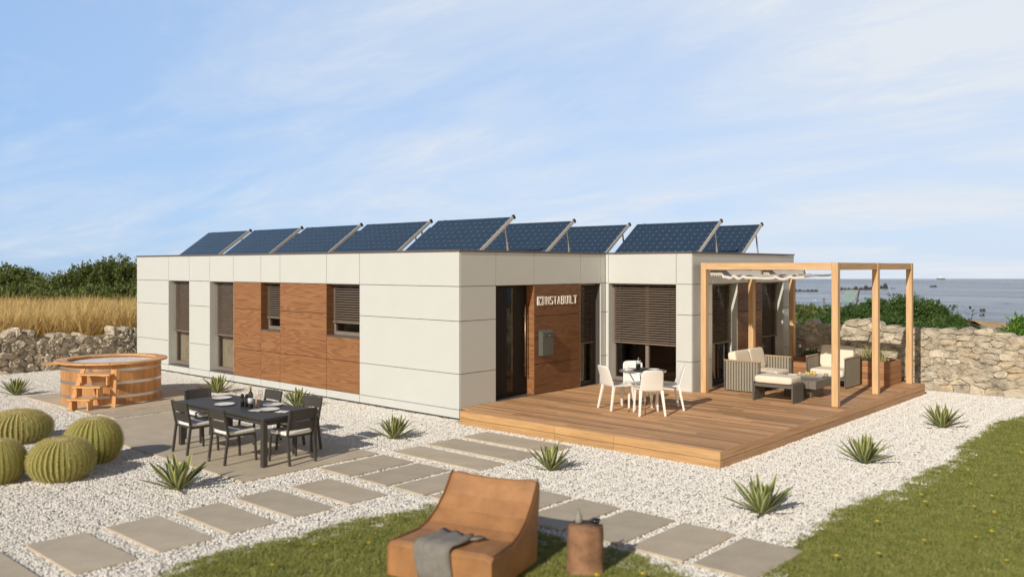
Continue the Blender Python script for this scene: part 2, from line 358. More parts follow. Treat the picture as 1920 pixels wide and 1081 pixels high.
# ------------------------------------------------------------------ mesh builder
class MB:
    def __init__(s, xf=None): s.v = []; s.f = []; s.mi = []; s.xf = xf; s.cur = 0
    def add(s, vs, fs):
        o = len(s.v)
        for p in vs:
            p = Vector(p)
            s.v.append(tuple(s.xf @ p) if s.xf is not None else tuple(p))
        for f in fs: s.f.append(tuple(i + o for i in f)); s.mi.append(s.cur)
        return s
    def box(s, x0, x1, y0, y1, z0, z1):
        if x0 > x1: x0, x1 = x1, x0
        if y0 > y1: y0, y1 = y1, y0
        if z0 > z1: z0, z1 = z1, z0
        return s.add([(x0, y0, z0), (x1, y0, z0), (x1, y1, z0), (x0, y1, z0), (x0, y0, z1), (x1, y0, z1), (x1, y1, z1), (x0, y1, z1)],
                     [(0, 3, 2, 1), (4, 5, 6, 7), (0, 1, 5, 4), (1, 2, 6, 5), (2, 3, 7, 6), (3, 0, 4, 7)])
    def bar(s, p0, p1, w, h, up=(0, 0, 1), w1=None, h1=None):
        p0, p1 = Vector(p0), Vector(p1); d = (p1 - p0).normalized(); up = Vector(up)
        if abs(d.dot(up)) > .99: up = Vector((0, 1, 0))
        a = d.cross(up).normalized(); b = a.cross(d).normalized()
        w1 = w if w1 is None else w1; h1 = h if h1 is None else h1
        vs = []
        for p, ww, hh in ((p0, w, h), (p1, w1, h1)):
            for sx, sy in ((-1, -1), (1, -1), (1, 1), (-1, 1)): vs.append(p + a * (sx * ww / 2) + b * (sy * hh / 2))
        return s.add(vs, [(0, 1, 2, 3), (7, 6, 5, 4), (0, 4, 5, 1), (1, 5, 6, 2), (2, 6, 7, 3), (3, 7, 4, 0)])
    def tube(s, pts, rs, n=8, cap=True):
        pts = [Vector(p) for p in pts]
        if not hasattr(rs, '__len__'): rs = [rs] * len(pts)
        vs = []; fs = []
        for i, p in enumerate(pts):
            d = (pts[min(i + 1, len(pts) - 1)] - pts[max(i - 1, 0)]).normalized()
            up = Vector((0, 0, 1)) if abs(d.z) < .95 else Vector((1, 0, 0))
            a = d.cross(up).normalized(); b = a.cross(d)
            for k in range(n): vs.append(p + (a * math.cos(2 * PI * k / n) + b * math.sin(2 * PI * k / n)) * rs[i])
        for i in range(len(pts) - 1):
            for k in range(n): fs.append((i * n + k, i * n + (k + 1) % n, (i + 1) * n + (k + 1) % n, (i + 1) * n + k))
        if cap:
            fs.append(tuple(range(n))[::-1]); fs.append(tuple((len(pts) - 1) * n + k for k in range(n)))
        return s.add(vs, fs)
    def lathe(s, prof, n=20, c=(0, 0, 0), cap=True):
        vs = []; fs = []
        for r, z in prof:
            for k in range(n): vs.append((c[0] + r * math.cos(2 * PI * k / n), c[1] + r * math.sin(2 * PI * k / n), c[2] + z))
        for i in range(len(prof) - 1):
            for k in range(n): fs.append((i * n + k, i * n + (k + 1) % n, (i + 1) * n + (k + 1) % n, (i + 1) * n + k))
        if cap: fs.append(tuple(range(n))[::-1]); fs.append(tuple((len(prof) - 1) * n + k for k in range(n)))
        return s.add(vs, fs)
    def pad(s, cx, cy, cz, a, b, c, e=.17, n=20, m=12):
        """rounded cushion (superellipsoid), half sizes a b c"""
        def sp(x, e): return math.copysign(abs(x) ** e, x)
        vs = []; fs = []
        for i in range(m + 1):
            ph = -PI / 2 + PI * i / m
            for k in range(n * 2):
                th = PI * k / n
                vs.append((cx + a * sp(math.cos(ph), e * 1.3) * sp(math.cos(th), e), cy + b * sp(math.cos(ph), e * 1.3) * sp(math.sin(th), e), cz + c * sp(math.sin(ph), .42)))
        q = n * 2
        for i in range(m):
            for k in range(q): fs.append((i * q + k, i * q + (k + 1) % q, (i + 1) * q + (k + 1) % q, (i + 1) * q + k))
        return s.add(vs, fs)
    def prism(s, poly, z0, z1):
        n = len(poly)
        vs = [(x, y, z0) for x, y in poly] + [(x, y, z1) for x, y in poly]
        fs = [tuple(range(n))[::-1], tuple(range(n, 2 * n))] + [(i, (i + 1) % n, n + (i + 1) % n, n + i) for i in range(n)]
        return s.add(vs, fs)
    def build(s, name, mat, parent=None, bevel=0, seg=1, smooth=False, loc=None, rot=None):
        me = bpy.data.meshes.new(name); me.from_pydata(s.v, [], s.f)
        mats = mat if isinstance(mat, (list, tuple)) else [mat]
        for m in mats: me.materials.append(m)
        if len(mats) > 1: me.polygons.foreach_set('material_index', s.mi)
        bm = bmesh.new(); bm.from_mesh(me)
        if bevel:
            bmesh.ops.remove_doubles(bm, verts=bm.verts, dist=1e-6)
            ed = [e for e in bm.edges if len(e.link_faces) == 2 and e.calc_face_angle(0) > .6]
            bmesh.ops.bevel(bm, geom=ed, offset=bevel, segments=seg, profile=.6, affect='EDGES', clamp_overlap=True)
        bmesh.ops.recalc_face_normals(bm, faces=bm.faces)
        bm.to_mesh(me); bm.free()
        if smooth:
            me.polygons.foreach_set('use_smooth', [True] * len(me.polygons))
        o = bpy.data.objects.new(name, me); COL.objects.link(o)
        if parent is not None: o.parent = parent
        if loc is not None: o.location = loc
        if rot is not None: o.rotation_euler = rot
        return o

def tag(o, label, cat, group=None):
    o['label'] = label; o['category'] = cat
    if group: o['group'] = group
    return o
def thing(name, label, cat, loc=(0, 0, 0), rz=0, group=None):
    o = bpy.data.objects.new(name, None); COL.objects.link(o)
    o.location = loc; o.rotation_euler = (0, 0, rz); o.empty_display_size = .1
    return tag(o, label, cat, group)
def struct(o): o['kind'] = 'structure'; return o
def stuff(o, label=None, cat=None):
    o['kind'] = 'stuff'
    if label: tag(o, label, cat)
    return o
KIDS = {}
def dup(root, loc, rz, label, scale=None):
    def cp(o, parent):
        c = o.copy(); COL.objects.link(c); c.parent = parent
        for ch in [x for x in bpy.data.objects if x.parent == o]: cp(ch, c)
        return c
    r = cp(root, None); r.location = loc; r.rotation_euler = (0, 0, rz); r['label'] = label
    if scale: r.scale = (scale,) * 3
    return r

# ================================================================== SETTING
def smooth01(t): t = max(0, min(1, t)); return t * t * (3 - 2 * t)
def terrain_z(x, y):
    t = max((y - 38) / 40, (-x - 58) / 30, (x - 70) / 40)
    return -.04 - 7.5 * smooth01(t)
def build_ground():
    xs = [-130 + 4 * i for i in range(70)]; ys = [-90 + 4 * i for i in range(60)]
    vs = [(x, y, terrain_z(x, y)) for y in ys for x in xs]; nx = len(xs)
    fs = [(j * nx + i, j * nx + i + 1, (j + 1) * nx + i + 1, (j + 1) * nx + i) for j in range(len(ys) - 1) for i in range(nx - 1)]
    struct(MB().add(vs, fs).build('ground', M['ground'], smooth=True))
build_ground()
# sea: one broad sheet reaching the horizon
sv = [far_point(-900, -150, -5), far_point(900, -150, -5), far_point(900, 571, -5), far_point(-900, 571, -5)]
struct(MB().add(sv, [(0, 1, 2, 3)]).build('sea', M['sea']))

# gravel bed sheet
def lawn_edge_x(y): return 7.48 + .10 * math.sin(y * .9) + .06 * math.sin(y * 2.7 + 1)
def lawn_edge_y(x): return -4.12 + .07 * math.sin(x * 2.3) + .05 * math.sin(x * 5.1)
def lawn_edge_left(y): return 3.55 + .12 * math.sin(y * 1.3 + .5) + .05 * math.sin(y * 4)
gb = MB()
gb.add([(-13.6, -14, 0), (8.0, -14, 0), (8.0, 10, 0), (-13.6, 10, 0)], [(0, 1, 2, 3)])
struct(gb.build('gravel_ground', M['gravel_bed']))

# paving
def slab_box(x0, x1, y0, y1, top=.036):
    b = MB(); b.box(x0, x1, y0, y1, .002, top); return b
patio = slab_box(-4.72, 1.07, -5.04, -2.78); struct(patio.build('patio', M['slab'], bevel=.006))
struct(slab_box(-5.5, -4.89, -4.08, -2.72).build('path', M['slab'], bevel=.006))
struct(slab_box(-8.95, -5.62, -4.2, -1.42).build('terrace', M['slab'], bevel=.006))
SLABS = [(-4.72, 1.07, -5.04, -2.78), (-5.5, -4.86, -4.08, -2.72), (-8.95, -5.62, -4.2, -1.42)]
step_labels = []
def stone(x0, x1, y0, y1, label, group):
    b = slab_box(-(x1 - x0) / 2, (x1 - x0) / 2, -(y1 - y0) / 2, (y1 - y0) / 2, .035)
    o = b.build('stepping_stone', M['slab'], bevel=.007, loc=((x0 + x1) / 2, (y0 + y1) / 2, 0), rot=(0, 0, rad(R_.uniform(-.6, .6))))
    tag(o, label, 'stepping stone', group); SLABS.append((x0, x1, y0, y1))
G1 = 'square stepping stones across the gravel towards the lower left'
stone(1.75, 2.95, -8.65, -8.08, 'grey stepping stone cut by the lower left corner of the photo', G1)
stone(1.76, 2.96, -7.85, -7.27, 'grey stepping stone second from the lower left corner of the photo', G1)
stone(1.75, 2.94, -7.06, -6.47, 'grey stepping stone third from the lower left corner, directly below the agave by the patio', G1)
stone(1.77, 2.94, -6.29, -5.73, 'grey stepping stone fourth from the lower left corner', G1)
stone(1.74, 2.94, -5.52, -4.97, 'grey stepping stone fifth from the lower left corner, nearest the patio corner', G1)
stone(1.78, 2.96, -4.77, -4.2, 'grey stepping stone sixth from the lower left corner, left of the tan lounger', G1)
G2 = 'narrow path slabs in line from the patio to the tree stump'
stone(1.22, 1.87, -3.93, -2.80, 'narrow beige slab nearest the dining patio', G2)
stone(2.0, 2.62, -3.93, -2.82, 'narrow beige slab second from the dining patio', G2)
stone(2.73, 3.31, -3.92, -2.82, 'narrow beige slab left of the lounger backrest, third from the dining patio', G2)
stone(3.42, 4.0, -3.92, -2.82, 'narrow beige slab mostly hidden behind the lounger backrest', G2)
stone(4.13, 4.72, -3.92, -2.80, 'narrow beige slab just right of the lounger backrest top', G2)
stone(4.83, 5.41, -3.90, -2.79, 'narrow beige slab crossed by the lounger shadow', G2)
stone(5.54, 6.15, -3.90, -2.80, 'narrow beige slab behind the tree stump', G2)
stone(6.27, 6.88, -3.90, -2.82, 'narrow beige slab right of the tree stump', G2)
stone(6.99, 7.62, -3.9, -2.86, 'blurred slab at the bottom edge, beside the right lawn', G2)
G3 = 'wide slabs leading up to the wooden deck'
stone(1.15, 2.94, -2.57, -2.01, 'wide beige slab farthest from the wooden deck', G3)
stone(1.14, 2.93, -1.84, -1.24, 'wide beige slab in the middle of the three by the wooden deck', G3)
stone(1.14, 2.93, -1.08, -.48, 'wide beige slab closest to the wooden deck', G3)

# ------------------------------------------------------------------ scatter by geometry nodes (gravel, lawn, dry grass only)
def hidden_source(name, mb, mat, smooth=False):
    me = bpy.data.meshes.new(name); me.from_pydata(mb.v, [], mb.f)
    for m in (mat if isinstance(mat, (list, tuple)) else [mat]): me.materials.append(m)
    if isinstance(mat, (list, tuple)): me.polygons.foreach_set('material_index', mb.mi)
    if smooth: me.polygons.foreach_set('use_smooth', [True] * len(me.polygons))
    return bpy.data.objects.new(name, me)
def scatter(name, pts, sources, smin, smax, quarter=False, tilt=0.0):
    me = bpy.data.meshes.new(name); me.from_pydata([tuple(p) for p in pts], [], [])
    o = bpy.data.objects.new(name, me); COL.objects.link(o)
    ng = bpy.data.node_groups.new(name + '_scatter', 'GeometryNodeTree')
    ng.interface.new_socket('Geometry', in_out='INPUT', socket_type='NodeSocketGeometry')
    ng.interface.new_socket('Geometry', in_out='OUTPUT', socket_type='NodeSocketGeometry')
    gi = ng.nodes.new('NodeGroupInput'); go = ng.nodes.new('NodeGroupOutput')
    iop = ng.nodes.new('GeometryNodeInstanceOnPoints'); jn = ng.nodes.new('GeometryNodeJoinGeometry')
    for s in sources:
        oi = ng.nodes.new('GeometryNodeObjectInfo'); oi.inputs['Object'].default_value = s; oi.inputs['As Instance'].default_value = True
        ng.links.new(oi.outputs['Geometry'], jn.inputs[0])
    ng.links.new(gi.outputs[0], iop.inputs['Points']); ng.links.new(jn.outputs[0], iop.inputs['Instance'])
    iop.inputs['Pick Instance'].default_value = True
    ri = ng.nodes.new('FunctionNodeRandomValue'); ri.data_type = 'INT'
    ri.inputs[4].default_value = 0; ri.inputs[5].default_value = len(sources) - 1; ri.inputs['Seed'].default_value = 3
    ng.links.new(ri.outputs[2], iop.inputs['Instance Index'])
    rs = ng.nodes.new('FunctionNodeRandomValue'); rs.data_type = 'FLOAT'
    rs.inputs[2].default_value = smin; rs.inputs[3].default_value = smax; rs.inputs['Seed'].default_value = 5
    ng.links.new(rs.outputs[1], iop.inputs['Scale'])
    if quarter:
        rq = ng.nodes.new('FunctionNodeRandomValue'); rq.data_type = 'INT'; rq.inputs[4].default_value = 0; rq.inputs[5].default_value = 3; rq.inputs['Seed'].default_value = 9
        mu = ng.nodes.new('ShaderNodeMath'); mu.operation = 'MULTIPLY'; mu.inputs[1].default_value = PI / 2
        cx = ng.nodes.new('ShaderNodeCombineXYZ')
        ng.links.new(rq.outputs[2], mu.inputs[0]); ng.links.new(mu.outputs[0], cx.inputs[2]); ng.links.new(cx.outputs[0], iop.inputs['Rotation'])
    else:
        rr = ng.nodes.new('FunctionNodeRandomValue'); rr.data_type = 'FLOAT_VECTOR'
        rr.inputs[0].default_value = (-tilt, -tilt, 0); rr.inputs[1].default_value = (tilt, tilt, 2 * PI); rr.inputs['Seed'].default_value = 11
        ng.links.new(rr.outputs[0], iop.inputs['Rotation'])
    ng.links.new(iop.outputs[0], go.inputs[0])
    md = o.modifiers.new('scatter', 'NODES'); md.node_group = ng
    return o

PHI = (1 + 5 ** .5) / 2
ICO_V = [Vector(v).normalized() for v in [(-1, PHI, 0), (1, PHI, 0), (-1, -PHI, 0), (1, -PHI, 0), (0, -1, PHI), (0, 1, PHI), (0, -1, -PHI), (0, 1, -PHI), (PHI, 0, -1), (PHI, 0, 1), (-PHI, 0, -1), (-PHI, 0, 1)]]
ICO_F = [(0, 11, 5), (0, 5, 1), (0, 1, 7), (0, 7, 10), (0, 10, 11), (1, 5, 9), (5, 11, 4), (11, 10, 2), (10, 7, 6), (7, 1, 8), (3, 9, 4), (3, 4, 2), (3, 2, 6), (3, 6, 8), (3, 8, 9), (4, 9, 5), (2, 4, 11), (6, 2, 10), (8, 6, 7), (9, 8, 1)]
def pebble_patch(size, n, rmin, rmax, seed):
    rr = random.Random(seed); mb = MB()
    for _ in range(n):
        x, y = rr.uniform(-size / 2, size / 2), rr.uniform(-size / 2, size / 2)
        r = rr.uniform(rmin, rmax); sx, sy, sz = r * rr.uniform(.8, 1.25), r * rr.uniform(.7, 1.1), r * rr.uniform(.6, .95)
        q = Matrix.Rotation(rr.uniform(0, 6.28), 3, 'Z') @ Matrix.Rotation(rr.uniform(-.6, .6), 3, 'X')
        z = rr.uniform(.1, 1.0) * r
        vs = []
        for v in ICO_V:
            k = rr.uniform(.82, 1.15); w = q @ Vector((v.x * sx * k, v.y * sy * k, v.z * sz * k)); vs.append((w.x + x, w.y + y, w.z + z))
        mb.add(vs, ICO_F)
    return mb
CELL = .3
patches = [hidden_source('pebble_patch', pebble_patch(CELL * 1.12, 240, .0085, .0145, 50 + i), M['pebble']) for i in range(5)]
def covered(x, y, m):
    if y > .1 - m and x < .02 + m: return True
    if -.2 - m < y < 9.05 and -.05 < x < 5.33 + m: return True
    return False
gp = []
x = -13.4
while x < 7.75:
    y = -9.6
    while y < 9.9:
        d = (Vector((x, y, 0)) - CAM); dep = d.dot(FWD); lat = d.dot(RIGHT)
        ok = dep > 5 and abs(lat) < .66 * dep + 1 and not covered(x, y, -.2)
        if x > lawn_edge_x(y) + .15: ok = False
        if x > lawn_edge_left(y) + .2 and y < lawn_edge_y(x) - .2: ok = False
        if any(a + .25 < x < b - .25 and c + .25 < y < e - .25 for a, b, c, e in SLABS): ok = False
        if ok: gp.append((x, y, .0 if any(a - .1 < x < b + .1 and c - .1 < y < e + .1 for a, b, c, e in SLABS) else .004))
        y += CELL
    x += CELL
stuff(scatter('gravel', gp, patches, 1.0, 1.04, quarter=True), 'white pebble gravel covering the garden around the house', 'gravel')

# lawn: soil sheets and blades
def lawn_sheet():
    mb = MB()
    ys = [-14 + .4 * i for i in range(66)]
    vs = []
    for y in ys: vs += [(lawn_edge_x(y), y, .010), (26, y, .010)]
    mb.add(vs, [(2 * i, 2 * i + 1, 2 * i + 3, 2 * i + 2) for i in range(len(ys) - 1)])
    xs = [3.4 + .2 * i for i in range(22)]; vs = []
    pts = [(lawn_edge_left(y), y) for y in [-14 + .4 * i for i in range(25)]]
    top = [(x, lawn_edge_y(x)) for x in [3.7 + .2 * i for i in range(19)]]
    poly = [(7.48, -14)] + [(7.38, lawn_edge_y(7.38))] + top[::-1] + pts[::-1]
    mb.add([(a, b, .010) for a, b in poly], [tuple(range(len(poly)))])
    return mb
struct(lawn_sheet().build('lawn_ground', M['lawn_soil']))
def tuft(n, h, spread, w, seed, lean=.5, seg=2):
    rr = random.Random(seed); mb = MB()
    for _ in range(n):
        a = rr.uniform(0, 6.28); r = rr.uniform(0, spread); bx, by = r * math.cos(a), r * math.sin(a)
        hh = h * rr.uniform(.5, 1.1); d = rr.uniform(0, 6.28); ln = rr.uniform(.1, lean) * hh
        dx, dy = math.cos(d), math.sin(d); px, py = -dy * w / 2, dx * w / 2
        vs = []; fs = []
        for i in range(seg + 1):
            t = i / seg; k = (1 - t) if i < seg else 0.02
            k = 1 - .75 * t * t if i < seg else .05
            ox, oy, oz = bx + dx * ln * t * t, by + dy * ln * t * t, hh * t * (1 - .25 * t * lean)
            vs += [(ox - px * k, oy - py * k, oz), (ox + px * k, oy + py * k, oz)]
        for i in range(seg): fs.append((2 * i, 2 * i + 1, 2 * i + 3, 2 * i + 2))
        mb.add(vs, fs)
    return mb
tufts = [hidden_source('grass_tuft', tuft(44, .048, .075, .0055, 70 + i, 1.1), M['lawn_blade']) for i in range(5)]
lp = []
for _ in range(130000):
    dep = R_.uniform(5.2, 24) ; lat = R_.uniform(-.55, .66) * dep
    if R_.random() > dep / 17: continue
    p = far_point(lat, dep); x, y = p.x, p.y
    e = R_.gauss(0, .035)
    a = x > lawn_edge_x(y) + e and y < 9.6
    b = x > lawn_edge_left(y) + e and y < lawn_edge_y(x) + e
    if (a or b) and not (5.0 < x < 7.6 and -3.95 < y < -2.7): lp.append((x, y, .008))
stuff(scatter('lawn_grass', lp, tufts, .7, 1.25, tilt=.12), 'short green lawn with yellow flowers in the foreground', 'grass')

# yellow flowers standing in the lawn
fl = MB()
for k in range(9):
    a = 2 * PI * k / 9; c, s_ = math.cos(a), math.sin(a)
    fl.add([(0, 0, .085), (.014 * c - .006 * s_, .014 * s_ + .006 * c, .088), (.030 * c, .030 * s_, .092), (.014 * c + .006 * s_, .014 * s_ - .006 * c, .088)], [(0, 1, 2, 3)])
fl.lathe([(.001, .088), (.010, .090), (.007, .097), (.001, .099)], 8)
stem = MB(); stem.tube([(0, 0, .005), (.004, 0, .05), (0, 0, .087)], .0022, 5)
flower0 = thing('yellow_flower', 'small yellow flower in the green lawn', 'flower', (0, 0, 0), 0, 'yellow flowers dotted over the lawn')
fl.build('petals', M['yellow'], flower0); stem.build('stem', M['lawn_blade'], flower0)
fl_pts = [(7.95, 5.4), (8.1, 4.0), (8.25, 4.6), (8.3, 3.3), (8.0, 1.6), (8.35, 1.5), (8.2, .9), (8.55, .4), (8.5, -.2), (7.9, -.1), (8.05, -.45),
          (8.75, -.4), (8.95, .6), (7.9, -1.6), (8.9, -1.2), (8.8, -1.4), (8.25, -2.6), (9.2, -2.0), (8.0, -3.0), (9.6, -2.9), (8.6, 2.6), (9.3, 1.6),
          (9.0, 3.1), (8.7, 4.9), (6.62, -4.9), (6.25, -5.4), (3.9, -5.0), (4.0, -6.0), (4.35, -5.6), (4.2, -6.6), (6.9, -4.6), (8.45, -1.9)]
for i, (x, y) in enumerate(fl_pts):
    s = R_.uniform(.8, 1.2)
    if i == 0: flower0.location = (x, y, 0); flower0.scale = (s,) * 3
    else: dup(flower0, (x, y, 0), R_.uniform(0, 6), flower0['label'], s)

# ================================================================== HOUSE
house = thing('modular_house', 'single storey flat roofed house with white panels, walnut cladding and brown blinds', 'house')
J = [.05, .21, .855, 1.815, 2.447, 3.083]
GAP = .0055
class Facade:
    """u runs along the wall, n outwards"""
    def __init__(s, kind, off): s.k = kind; s.o = off
    def b(s, mb, u0, u1, n0, n1, z0, z1):
        if s.k == 'front': mb.box(u0, u1, s.o - n1, s.o - n0, z0, z1)
        else: mb.box(s.o + n0, s.o + n1, u0, u1, z0, z1)
    def p(s, u, n, z): return (u, s.o - n, z) if s.k == 'front' else (s.o + n, u, z)
def facade(F, cols, clad_mat, cut0=0, cut1=0):
    """cols: list of (u0,u1,type,sill): type w (white) d (wood), o (white opening), q (wood opening)"""
    wh, wd, bk = MB(), MB(), MB()
    for i, (u0, u1, ty, sill) in enumerate(cols):
        rows = [(J[k], J[k + 1]) for k in range(5)]
        for k, (z0, z1) in enumerate(rows):
            top = k == 4
            segs = [(z0, z1)]
            if ty in 'oq' and not top:
                if z1 <= sill + .01: segs = [(z0, z1)]
                elif z0 < sill - .01: segs = [(z0, sill)]
                else: segs = []
            for a, c in segs:
                mb = wd if (ty in 'dq' and not top and k > 0) else wh
                F.b(mb, u0 + GAP, u1 - GAP, -.022, 0, a + GAP, c - GAP)
        w0 = u0 + (cut0 if i == 0 else 0); w1 = u1 - (cut1 if i == len(cols) - 1 else 0)
        if ty in 'oq':
            F.b(bk, w0, w1, -.22, -.026, J[4] - .0, J[5] - .01); F.b(bk, w0, w1, -.22, -.026, .0, sill - .02)
        else: F.b(bk, w0, w1, -.22, -.026, .0, J[5] - .01)
    wh.build('white_cladding', M['white'], house)
    if wd.v: wd.build('wood_cladding', clad_mat, house, bevel=.002)
    bk.build('wall_core', M['joint'], house)
def window(F, u0, u1, sill, blind_z, rev_mat, mull=(), head=None, blind=True, frame_mat=None, curtain=None):
    head = head or J[4]
    rv = MB(); t = .004
    F.b(rv, u0 - .018, u0 + t, -.215, -.004, sill, head)
    F.b(rv, u1 - t, u1 + .018, -.215, -.004, sill, head)
    F.b(rv, u0 + t, u1 - t, -.215, -.004, head - t, head + .018)
    rv.build('reveal', rev_mat, house)
    sl = MB(); F.b(sl, u0 + .005, u1 - .005, -.20, .012, sill - .012, sill + .012); sl.build('sill', M['sill'], house, bevel=.003)
    fr = MB(); w = .055; n0, n1 = -.275, -.20
    a, b, c, d = u0 + .005, u1 - .005, sill + .013, head - .005
    F.b(fr, a, a + w, n0, n1, c, d); F.b(fr, b - w, b, n0, n1, c, d)
    F.b(fr, a + w, b - w, n0, n1, c, c + w + .02); F.b(fr, a + w, b - w, n0, n1, d - w, d)
    for m in mull: F.b(fr, m - .04, m + .04, n0, n1, c + w + .02, d - w)
    wf = fr.build('window', frame_mat or M['frame_light'], house, bevel=.003)
    g = MB(); F.b(g, a + w, b - w, -.245, -.24, c + w + .02, d - w); g.build('pane', M['glass'], wf)
    if curtain:
        cu = MB(); k0, k1 = curtain
        n = max(6, int((k1 - k0) / .03)); vs = []; fs = []
        for i in range(n + 1):
            u = k0 + (k1 - k0) * i / n; nn = -.34 + .025 * math.sin(i * 1.9)
            vs += [F.p(u, nn, sill + .03), F.p(u, nn, head - .05)]
        cu.add(vs, [(2 * i, 2 * i + 2, 2 * i + 3, 2 * i + 1) for i in range(n)]); cu.build('curtain', M['curtain'], house, smooth=True)
    if blind:
        bl = MB(); z = head - .05; k = 0
        while z > blind_z + .03:
            # slightly tilted slat with a folded lip
            p0, p1 = -.192, -.140; dz = .021
            vs = [F.p(u0 + .03, p0, z + dz / 2), F.p(u1 - .02, p0, z + dz / 2), F.p(u1 - .02, p1, z - dz / 2), F.p(u0 + .03, p1, z - dz / 2),
                  F.p(u0 + .03, p0, z + dz / 2 + .003), F.p(u1 - .02, p0, z + dz / 2 + .003), F.p(u1 - .02, p1, z - dz / 2 + .003), F.p(u0 + .03, p1, z - dz / 2 + .003)]
            bl.add(vs, [(0, 1, 2, 3), (4, 5, 6, 7), (0, 1, 5, 4), (1, 2, 6, 5), (2, 3, 7, 6), (3, 0, 4, 7)])
            z -= .052
        F.b(bl, u0 + .03, u1 - .02, -.19, -.145, blind_z, blind_z + .03)
        F.b(bl, u0 + .02, u1 - .015, -.195, -.12, head - .04, head - .006)
        bo = bl.build('blind', M['blind'], house)
        for f in (.14, .86) if u1 - u0 > .5 else (.5,):
            cd = MB(); u = u0 + (u1 - u0) * f; F.b(cd, u - .003, u + .003, -.136, -.132, blind_z, head - .04); cd.build('blind_cord', M['frame'], bo)
FR = Facade('front', 0.0); EN = Facade('side', 0.0); M2 = Facade('front', 4.544); RT = Facade('side', 2.161)
XL, YB = -12.772, 9.51
facade(FR, [(XL, -10.94, 'w', 0), (-10.94, -9.836, 'o', .225), (-9.836, -8.81, 'w', 0), (-8.81, -7.70, 'o', .225), (-7.70, -6.505, 'd', 0),
            (-6.505, -5.726, 'q', 1.35), (-5.726, -3.993, 'd', 0), (-3.993, -2.876, 'q', 1.35), (-2.876, 0, 'w', 0)], M['clad_x'], .03, .03)
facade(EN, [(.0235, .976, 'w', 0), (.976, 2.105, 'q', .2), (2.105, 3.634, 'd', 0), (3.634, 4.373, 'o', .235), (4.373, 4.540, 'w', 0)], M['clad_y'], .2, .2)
facade(M2, [(.003, .081, 'w', 0), (.081, 1.79, 'o', .30), (1.79, 2.161, 'w', 0)], M['clad_x'], .0, .03)
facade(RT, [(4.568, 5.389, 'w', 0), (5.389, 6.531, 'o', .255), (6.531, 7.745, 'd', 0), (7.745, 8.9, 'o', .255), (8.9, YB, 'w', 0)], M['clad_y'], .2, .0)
window(FR, -10.94, -9.836, .225, 1.10, M['white'], curtain=(-11.0, -10.2))
window(FR, -8.81, -7.70, .225, 1.10, M['white'], curtain=(-8.9, -8.05))
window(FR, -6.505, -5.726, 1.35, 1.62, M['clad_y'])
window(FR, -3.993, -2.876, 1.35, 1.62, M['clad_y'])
window(EN, 3.634, 4.373, .235, 1.14, M['white'], frame_mat=M['frame'], curtain=(3.75, 4.25))
window(M2, .081, 1.79, .30, 1.14, M['white'], mull=(.95,))
window(RT, 5.389, 6.531, .255, 1.14, M['white'], frame_mat=M['frame'])
window(RT, 7.745, 8.9, .255, 1.14, M['white'], frame_mat=M['frame'])
# left and rear walls (plain white)
lw = MB(); lw.box(XL, XL + .02, .026, YB - .026, .03, 3.08); lw.box(XL, 2.139, YB - .022, YB, .03, 3.08); lw.build('white_cladding', M['white'], house)
lw = MB(); lw.box(XL + .026, XL + .22, .226, YB - .25, 0, 3.07); lw.box(XL + .226, 2.13, YB - .22, YB - .026, 0, 3.07); lw.build('wall_core', M['joint'], house)
# door
rv = MB(); EN.b(rv, 2.101, 2.123, -.20, -.004, .26, J[4]); EN.b(rv, .958, .98, -.20, -.004, .26, J[4]); EN.b(rv, .98, 2.101, -.20, -.004, J[4] - .004, J[4] + .018)
rv.build('reveal', M['clad_x'], house)
dr = MB()
EN.b(dr, .985, 1.495, -.24, -.19, .262, 2.435); EN.b(dr, 1.685, 2.095, -.24, -.19, .262, 2.435)
EN.b(dr, 1.495, 1.685, -.24, -.19, .262, .34); EN.b(dr, 1.495, 1.685, -.24, -.19, 2.39, 2.435)
door = dr.build('door', M['door'], house, bevel=.003)
g = MB(); EN.b(g, 1.495, 1.685, -.197, -.192, .34, 2.39); g.build('pane', M['glass'], door)
h = MB(); h.tube([EN.p(1.99, -.135, .62), EN.p(1.99, -.135, 2.05)], .014, 10)
for z in (.85, 1.82): h.tube([EN.p(1.99, -.19, z), EN.p(1.99, -.135, z)], .008, 8)
h.build('handle', M['bronze'], door, smooth=True)
th = MB(); EN.b(th, .98, 2.10, -.25, .02, .236, .262); th.build('threshold', M['sill'], house)
# roof
OUT = [(XL - .015, -.015), (.015, -.015), (.015, 4.529), (2.176, 4.529), (2.176, YB + .015), (XL - .015, YB + .015)]
INN = [(XL + .24, .24), (-.24, .24), (-.24, 4.784), (1.921, 4.784), (1.921, YB - .24), (XL + .24, YB - .24)]
cp_ = MB(); n = 6
vs = [(x, y, z) for z in (3.085, 3.118) for P_ in (OUT, INN) for x, y in P_]
fs = []
for i in range(n):
    j = (i + 1) % n
    fs += [(i, j, n + j, n + i), (2 * n + i, 2 * n + j, 3 * n + j, 3 * n + i), (i, j, 2 * n + j, 2 * n + i), (n + i, n + j, 3 * n + j, 3 * n + i)]
cp_.add(vs, fs); cp_.build('coping', M['coping'], house, bevel=.004)
rf = MB(); rf.prism([(XL + .23, .23), (-.23, .23), (-.23, 4.774), (1.93, 4.774), (1.93, YB - .23), (XL + .23, YB - .23)], 2.62, 2.99)
rf.build('roof', M['roof'], house)
